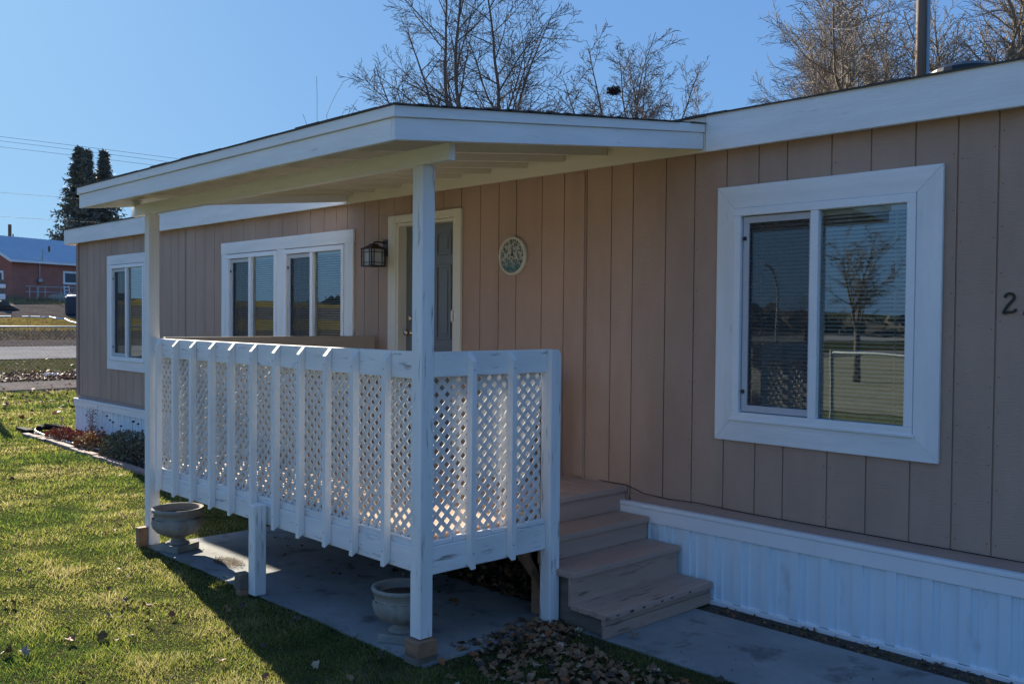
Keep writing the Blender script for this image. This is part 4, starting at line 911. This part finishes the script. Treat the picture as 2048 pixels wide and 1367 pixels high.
# ------------------------------------------------------------------ brick house far left
def far_house():
    A = at(24, 597, 72); A.z = 2.9; u = Vector((-math.sin(R(21.6)), math.cos(R(21.6)), 0)); v = Vector((-u.y, u.x, 0))   # u along the front, v to the back-left
    t = empty('brick_house', A, 'red brick house with blue metal roof beyond the gravel yard', 'house')
    brick = mat('far_brick', (.46,.19,.14), .9, (.38,.15,.11), 1.2, (1,1,1)); brick2 = brick
    roofm = mat('blue_metal', (.42,.50,.57), .6, (.46,.54,.60), .5, spec=.2)
    W_, Dp, H = 16.0, 8.0, 3.05; z0 = A.z-.6
    ze = at(24, 517, 72).z
    def P(a, b, z): return A + u*a + v*b + Vector((0,0,z-A.z))
    zr = ze+1.95
    mb = MB(); mb.hexa([P(0,0,z0),P(W_,0,z0),P(W_,Dp,z0),P(0,Dp,z0),P(0,0,ze),P(W_,0,ze),P(W_,Dp,ze),P(0,Dp,ze)]); mb.prism([P(0,0,ze),P(0,Dp,ze),P(0,Dp/2,zr-.08)], u*W_); mb.build('wall', brick, t)
    mb = MB()
    for s, (b0, b1) in ((1,(-.35,Dp/2)),(-1,(Dp+.35,Dp/2))):
        mb.hexa([P(-.35,b0,ze-.12),P(W_+.35,b0,ze-.12),P(W_+.35,b1,zr),P(-.35,b1,zr),P(-.35,b0,ze-.03),P(W_+.35,b0,ze-.03),P(W_+.35,b1,zr+.09),P(-.35,b1,zr+.09)])
    a = -.2
    while a < W_+.3:
        p = P(a,-.35,ze-.02); q_ = P(a,Dp/2,zr+.10); mb.tube([p,q_], .025, 4); a += .42
    rf = mb.build('roof', roofm, t)
    mb = MB(); mb.hexa([P(-.38,-.42,ze-.26),P(W_+.38,-.42,ze-.26),P(W_+.38,-.36,ze-.26),P(-.38,-.36,ze-.26),P(-.38,-.42,ze-.08),P(W_+.38,-.42,ze-.08),P(W_+.38,-.36,ze-.08),P(-.38,-.36,ze-.08)])
    for b0, b1 in ((-.36,Dp/2),(Dp+.36,Dp/2)):
        mb.hexa([P(-.40,b0,ze-.28),P(-.352,b0,ze-.28),P(-.352,b1,zr-.14),P(-.40,b1,zr-.14),P(-.40,b0,ze-.06),P(-.352,b0,ze-.06),P(-.352,b1,zr+.08),P(-.40,b1,zr+.08)])
    mb.build('eave_trim', vinyl, t)
    def win(a0, a1, za, zb, side=0):
        n = bpy.data.objects.new('window', None); col.objects.link(n); n.parent = t; n.location = (0,0,0)
        def Q(a, d, z): return P(a, -d, z) if side == 0 else P(-d, a, z)
        def bq(m, a, b, c, d_, y0, y1): m.hexa([Q(a,y1,c),Q(b,y1,c),Q(b,y0,c),Q(a,y0,c),Q(a,y1,d_),Q(b,y1,d_),Q(b,y0,d_),Q(a,y0,d_)])
        m = MB(); w = .16
        for box_ in ((a0,a1,zb-w,zb),(a0,a1,za,za+w),(a0,a0+w,za+w,zb-w),(a1-w,a1,za+w,zb-w),((a0+a1)/2-.04,(a0+a1)/2+.04,za+w,zb-w)): bq(m,*box_,.0,.06)
        m.build('frame', vinyl, n); m = MB(); bq(m, a0+w, a1-w, za+w, zb-w, .005, .02); m.build('pane', mat('far_glass', (.05,.06,.07), .1), n)
    win(4.55,7.3,ze-1.78,ze-.72); win(.9,1.9,ze-3.3,ze-.9,1)
    mb = MB(); p = P(1.95,-.1,0)
    def V(a,b,z): q=P(a,b,z); return q
    mb.tube([V(2.35,-.08,ze-1.5),V(2.35,-.08,ze-.1),V(2.35,-.4,ze+.0),V(2.35,-.45,ze+.85)], .05, 6); mb.lathe(V(2.35,-.14,ze-1.75), [(.17,0),(.19,.1),(.19,.3),(.1,.38)], 12)
    mb.build('power_meter', galv, t)
    mb = MB(); mb.tube([V(4.5,1.5,ze+.4),V(4.5,1.5,ze+1.3)], .09, 8); mb.build('vent_pipe', tarm, rf)
    # entrance ramp with rails in front
    r_ = empty('access_ramp', P(1,-1.6,z0+.4), 'grey railed access ramp along the front of the brick house', 'ramp')
    mb = MB(); zr_ = 3.0
    for zz in (1.02,.62): mb.tube([P(-.2,-1.8,zr_+zz*1.0), P(W_,-1.8,zr_+zz*1.06)], .035, 5)
    for a in (.1,.75,.9,1.45,2.9,3.6,4.1,4.75,5.15,5.55,5.9,7,8,9,10): mb.tube([P(a,-1.8,zr_-.3),P(a+rng.uniform(-.06,.06),-1.8,zr_+1.0)], .035, 5)
    mb.build('railing', galv, r_)
    mb = MB(); mb.hexa([P(-.3,-1.7,2.7),P(W_,-1.7,2.7),P(W_,-.1,2.7),P(-.3,-.1,2.7),P(-.3,-1.7,2.95),P(W_,-1.7,3.2),P(W_,-.1,3.2),P(-.3,-.1,2.95)]); mb.build('ramp_deck', greywood, r_)
    # step ladder
    l = empty('step_ladder', P(3.0,-2.4,2.9), 'white stepladder standing open before the brick house ramp', 'ladder')
    mb = MB(); wl = mat('ladder_white', (.8,.8,.8), .4)
    for da in (0,.5):
        mb.tube([P(2.35+da,-2.9,2.85),P(2.65+da*.85,-2.4,4.15)], .035, 5)
    for i in range(5):
        f = .12+.2*i; mb.tube([P(2.35+.3*f,-2.9+.5*f,2.85+1.3*f), P(2.85+.225*f,-2.9+.5*f,2.85+1.3*f)], .04, 5)
    mb.build('ladder_front', wl, l); mb = MB(); mb.tube([P(3.25,-2.0,2.85),P(3.0,-2.4,4.1)], .03, 5); mb.tube([P(2.8,-2.0,2.85),P(2.7,-2.4,4.1)], .03, 5); mb.build('ladder_leg', galv, l)
far_house()
def twiggy(name, label, c, rad, h, n, m, seed, l=.5, lean=.5):
    r_ = random.Random(seed); mb = MB()
    for i in range(n):
        a = r_.uniform(0,6.28); q = r_.random()**.5; p = c+Vector((rad*q*math.cos(a), rad*q*math.sin(a), 0)); d = Vector((r_.gauss(0,lean),r_.gauss(0,lean),1)).normalized()
        mb.tube([p, p+d*h*r_.uniform(.5,1)*(1-.4*q)], [.012*rad**.3,.004], 3, cap=False)
    return tag(mb.build(name, m), label, 'shrub')
pale = mat('pale_twig', (.52,.48,.42), .8); dead = mat('dead_grass', (.25,.19,.12), .9)
for px, D, s, lab in ((113,69,.75,'left of the two pale frosted-looking dry bushes by the ramp'),(130,69,.8,'right of the two pale dry bushes by the ramp')):
    c = at(px, 606, D); c.z = tz(c.x); twiggy('dry_bush', lab, c, s*.7, 1.15*s, 420, pale, px, lean=.45)
for px, D, s, lab in ((22,70,1.2,'brown weedy clump at the left end of the ramp'),(88,68,1.0,'low brown weeds in front of the stepladder')):
    c = at(px, 606, D); c.z = tz(c.x); twiggy('weed_clump', lab, c, s, .6, 500, dead, px, lean=.6)
# tall dry grass along field and bank edges
mb = MB(); rr = random.Random(6)
for i in range(7000):
    z_ = rr.random()
    if z_ < .55: x = rr.uniform(-74,-69)
    elif z_ < .8: x = rr.uniform(-51,-46)
    else: x = rr.uniform(-57.5,-50.5)
    t0 = (x+74)/50; y = -5.366 + (-x)*rr.uniform(.15,.50); h = rr.uniform(.08,.3) if z_ < .8 else rr.uniform(.03,.1); g = tz(x)+.02; w_ = .035
    mb.mi = 0 if rr.random() < .6 else 1
    mb.add([(x-w_*.7,y+w_*.7,g),(x+w_*.7,y-w_*.7,g),(x+rr.gauss(0,.1),y+rr.gauss(0,.1),g+h)], [(0,1,2)])
tag(mb.build('dry_grass', [dead, mat('yellow_grass', (.28,.23,.07), .9)]), 'tufts of dry grass on the far bank and field edge', 'dry grass', kind='stuff')
# barrel and white edging pipes
c = at(151, 641, 57); c.z = tz(c.x)
br_ = MB(); br_.lathe(c, [(.50,0),(.56,.1),(.58,.6),(.55,1.1),(.5,1.12)], 20); brl = tag(br_.build('barrel', mat('barrel_navy', (.03,.04,.06), .6), smooth=False), 'dark navy barrel with pale lid beside the house corner, far off', 'barrel')
br_ = MB(); br_.lathe(c+Vector((0,0,1.125)), [(.52,0),(.52,.08),(.3,.12)], 20); br_.build('lid', vinyl, brl)
wp = mat('pipe_white', (.8,.8,.78), .5)
for k_, (seg, lab) in enumerate(((((0,637),(22,637.5)),'left piece of the white edging pipe along the gravel yard'),(((44,638),(57,638)),'second short piece of the white edging pipe'),(((61,638),(80,638)),'third short piece of the white edging pipe'),(((84,638),(98,637),(112,640),(130,641),(140,645),(158,648)),'long curved right piece of the white edging pipe'),(((-12,658),(0,660),(8,660),(13,656)),'white pipe loop at the left edge near the fence line'))):
    mb = MB(); P = []
    for (px, py) in seg:
        d = at(px, py, 1)-CAM; x = -57.5 if py < 650 else -52.0
        if k_ == 3: x = -57.5+ (py-637)*.35
        s = (x-CAM.x)/d.x; q = CAM+d*s; q.z = tz(x)+.06; P.append(q)
    mb.tube(P, .045, 6); tag(mb.build('edging_pipe', wp), lab, 'pipe', 'white edging pipes beyond the road')
# pipe/standpost at far left edge, and rag on the leaves
c = at(4, 600, 60); c.z = tz(c.x); mb = MB(); mb.tube([c, c+Vector((0,0,1.75))], .16, 8)
hy = empty('standpipe', c, 'white banded post at the far left edge by the gravel yard', 'post'); mb.build('pole', greywood, hy)
mb = MB(); mb.lathe(c+Vector((0,0,.5)), [(.17,0),(.2,.05),(.2,.3),(.17,.35)], 12); mb.lathe(c+Vector((0,0,1.2)), [(.17,0),(.22,.05),(.22,.22),(.17,.27)], 12); mb.build('band', vinyl, hy)
c = at(4, 613, 58); c.z = tz(c.x); mb = MB(); mb.lathe(c, [(1.0,0),(.8,.25),(.4,.5),(.05,.6)], 18, lambda a,z: 1+.2*math.sin(3*a+5*z)); tag(mb.build('dark_mound', soil), 'low dark mound at the far left edge', 'dirt mound')  # low lobed mound in a dark brown colour
c = gpt(68,746,.19); mb = MB(); rr = random.Random(9)
for i in range(14): leaf(mb, (c.x+rr.uniform(-.12,.12)+1.6, c.y+rr.uniform(-.2,.2), .25), .12, rr, 0, .5)
tag(mb.build('crumpled_paper', wp), 'white crumpled paper lying at the edge of the leaf drift', 'litter')
# ------------------------------------------------------------------ things behind the camera, seen in the window glass
def mir(px, py, D): q = at(px, py, D); return Vector((q.x, -q.y, q.z))
g0 = mir(1662, 800, 17.5); g0.z = 0; g1 = Vector((g0.x+9, g0.y+1.5, 0))
chainlink('chain_link_fence', 'chain-link fence across the yard mirrored in the right window', g0, g1, 1.33, .13, 3.0, lambda x: 0, .03)
def refl_tree(px, D, tops, label, seed):
    b = mir(px, 640, D); b.z = 0
    bare_tree(b, label, [(1.6, mir(x_, y_, D+dd), r_) for x_, y_, dd, r_ in tops], seed, mat_=barkm, curl=.09, dens=1.5, levels=3, rootr=.09, minr=.0075, twig=.95)
refl_tree(1712, 30, [(1685,510,0,.045),(1698,480,-1,.05),(1715,475,1,.055),(1742,485,0,.05),(1752,520,1,.045),(1680,560,-1,.035),(1752,575,0,.035)], 'bare yard tree reflected in the right window', 41)
refl_tree(1610, 36, [(1570,610,0,.04),(1595,580,0,.04),(1620,585,0,.04),(1632,605,1,.03)], 'second bare yard tree reflected in the right window', 42)
b = mir(1552, 640, 40); b.z = 0
mb = MB(); tp = mir(1545,545,40); tp2 = mir(1528,528,40); mb.tube(smooth_path([b, (b.x,b.y,tp.z-1), tp, tp2]), .05, 8); tag(mb.build('street_lamp', galv), 'curved street lamp reflected in the left sash of the right window', 'street lamp')
# distant tree line and shed behind camera
mb = MB(); rr = random.Random(77)
for i in range(5200):
    a = rr.uniform(0, math.pi*1.0); r = rr.uniform(85,110); x = -r*math.cos(a)*1.0; y = -r*math.sin(a)-6; g = 0; h = rr.uniform(.5,4.5)*(.6+.5*math.sin(a*9)**2)
    w_ = .8; dx, dy = rr.gauss(0,w_), rr.gauss(0,w_); mb.add([(x-dx,y-dy,g+h*rr.random()),(x+dx,y+dy,g+h*rr.random()),(x+rr.gauss(0,.6),y+rr.gauss(0,.6),g+h)], [(0,1,2)])
tag(mb.build('treeline', mat('treeline', (.10,.085,.065), .9)), 'distant brushy tree line across the fields', 'tree line', kind='stuff')
b = Vector((-20.45,-.03,0)); mb = MB(); mb.tube([b, b+Vector((0,0,1.85))], .07, 8); tag(mb.build('shadow_post', tarm), 'unseen wooden post added left of the view to cast a shadow on the lawn', 'post')  # unseen post added to lay a shadow across the lawn
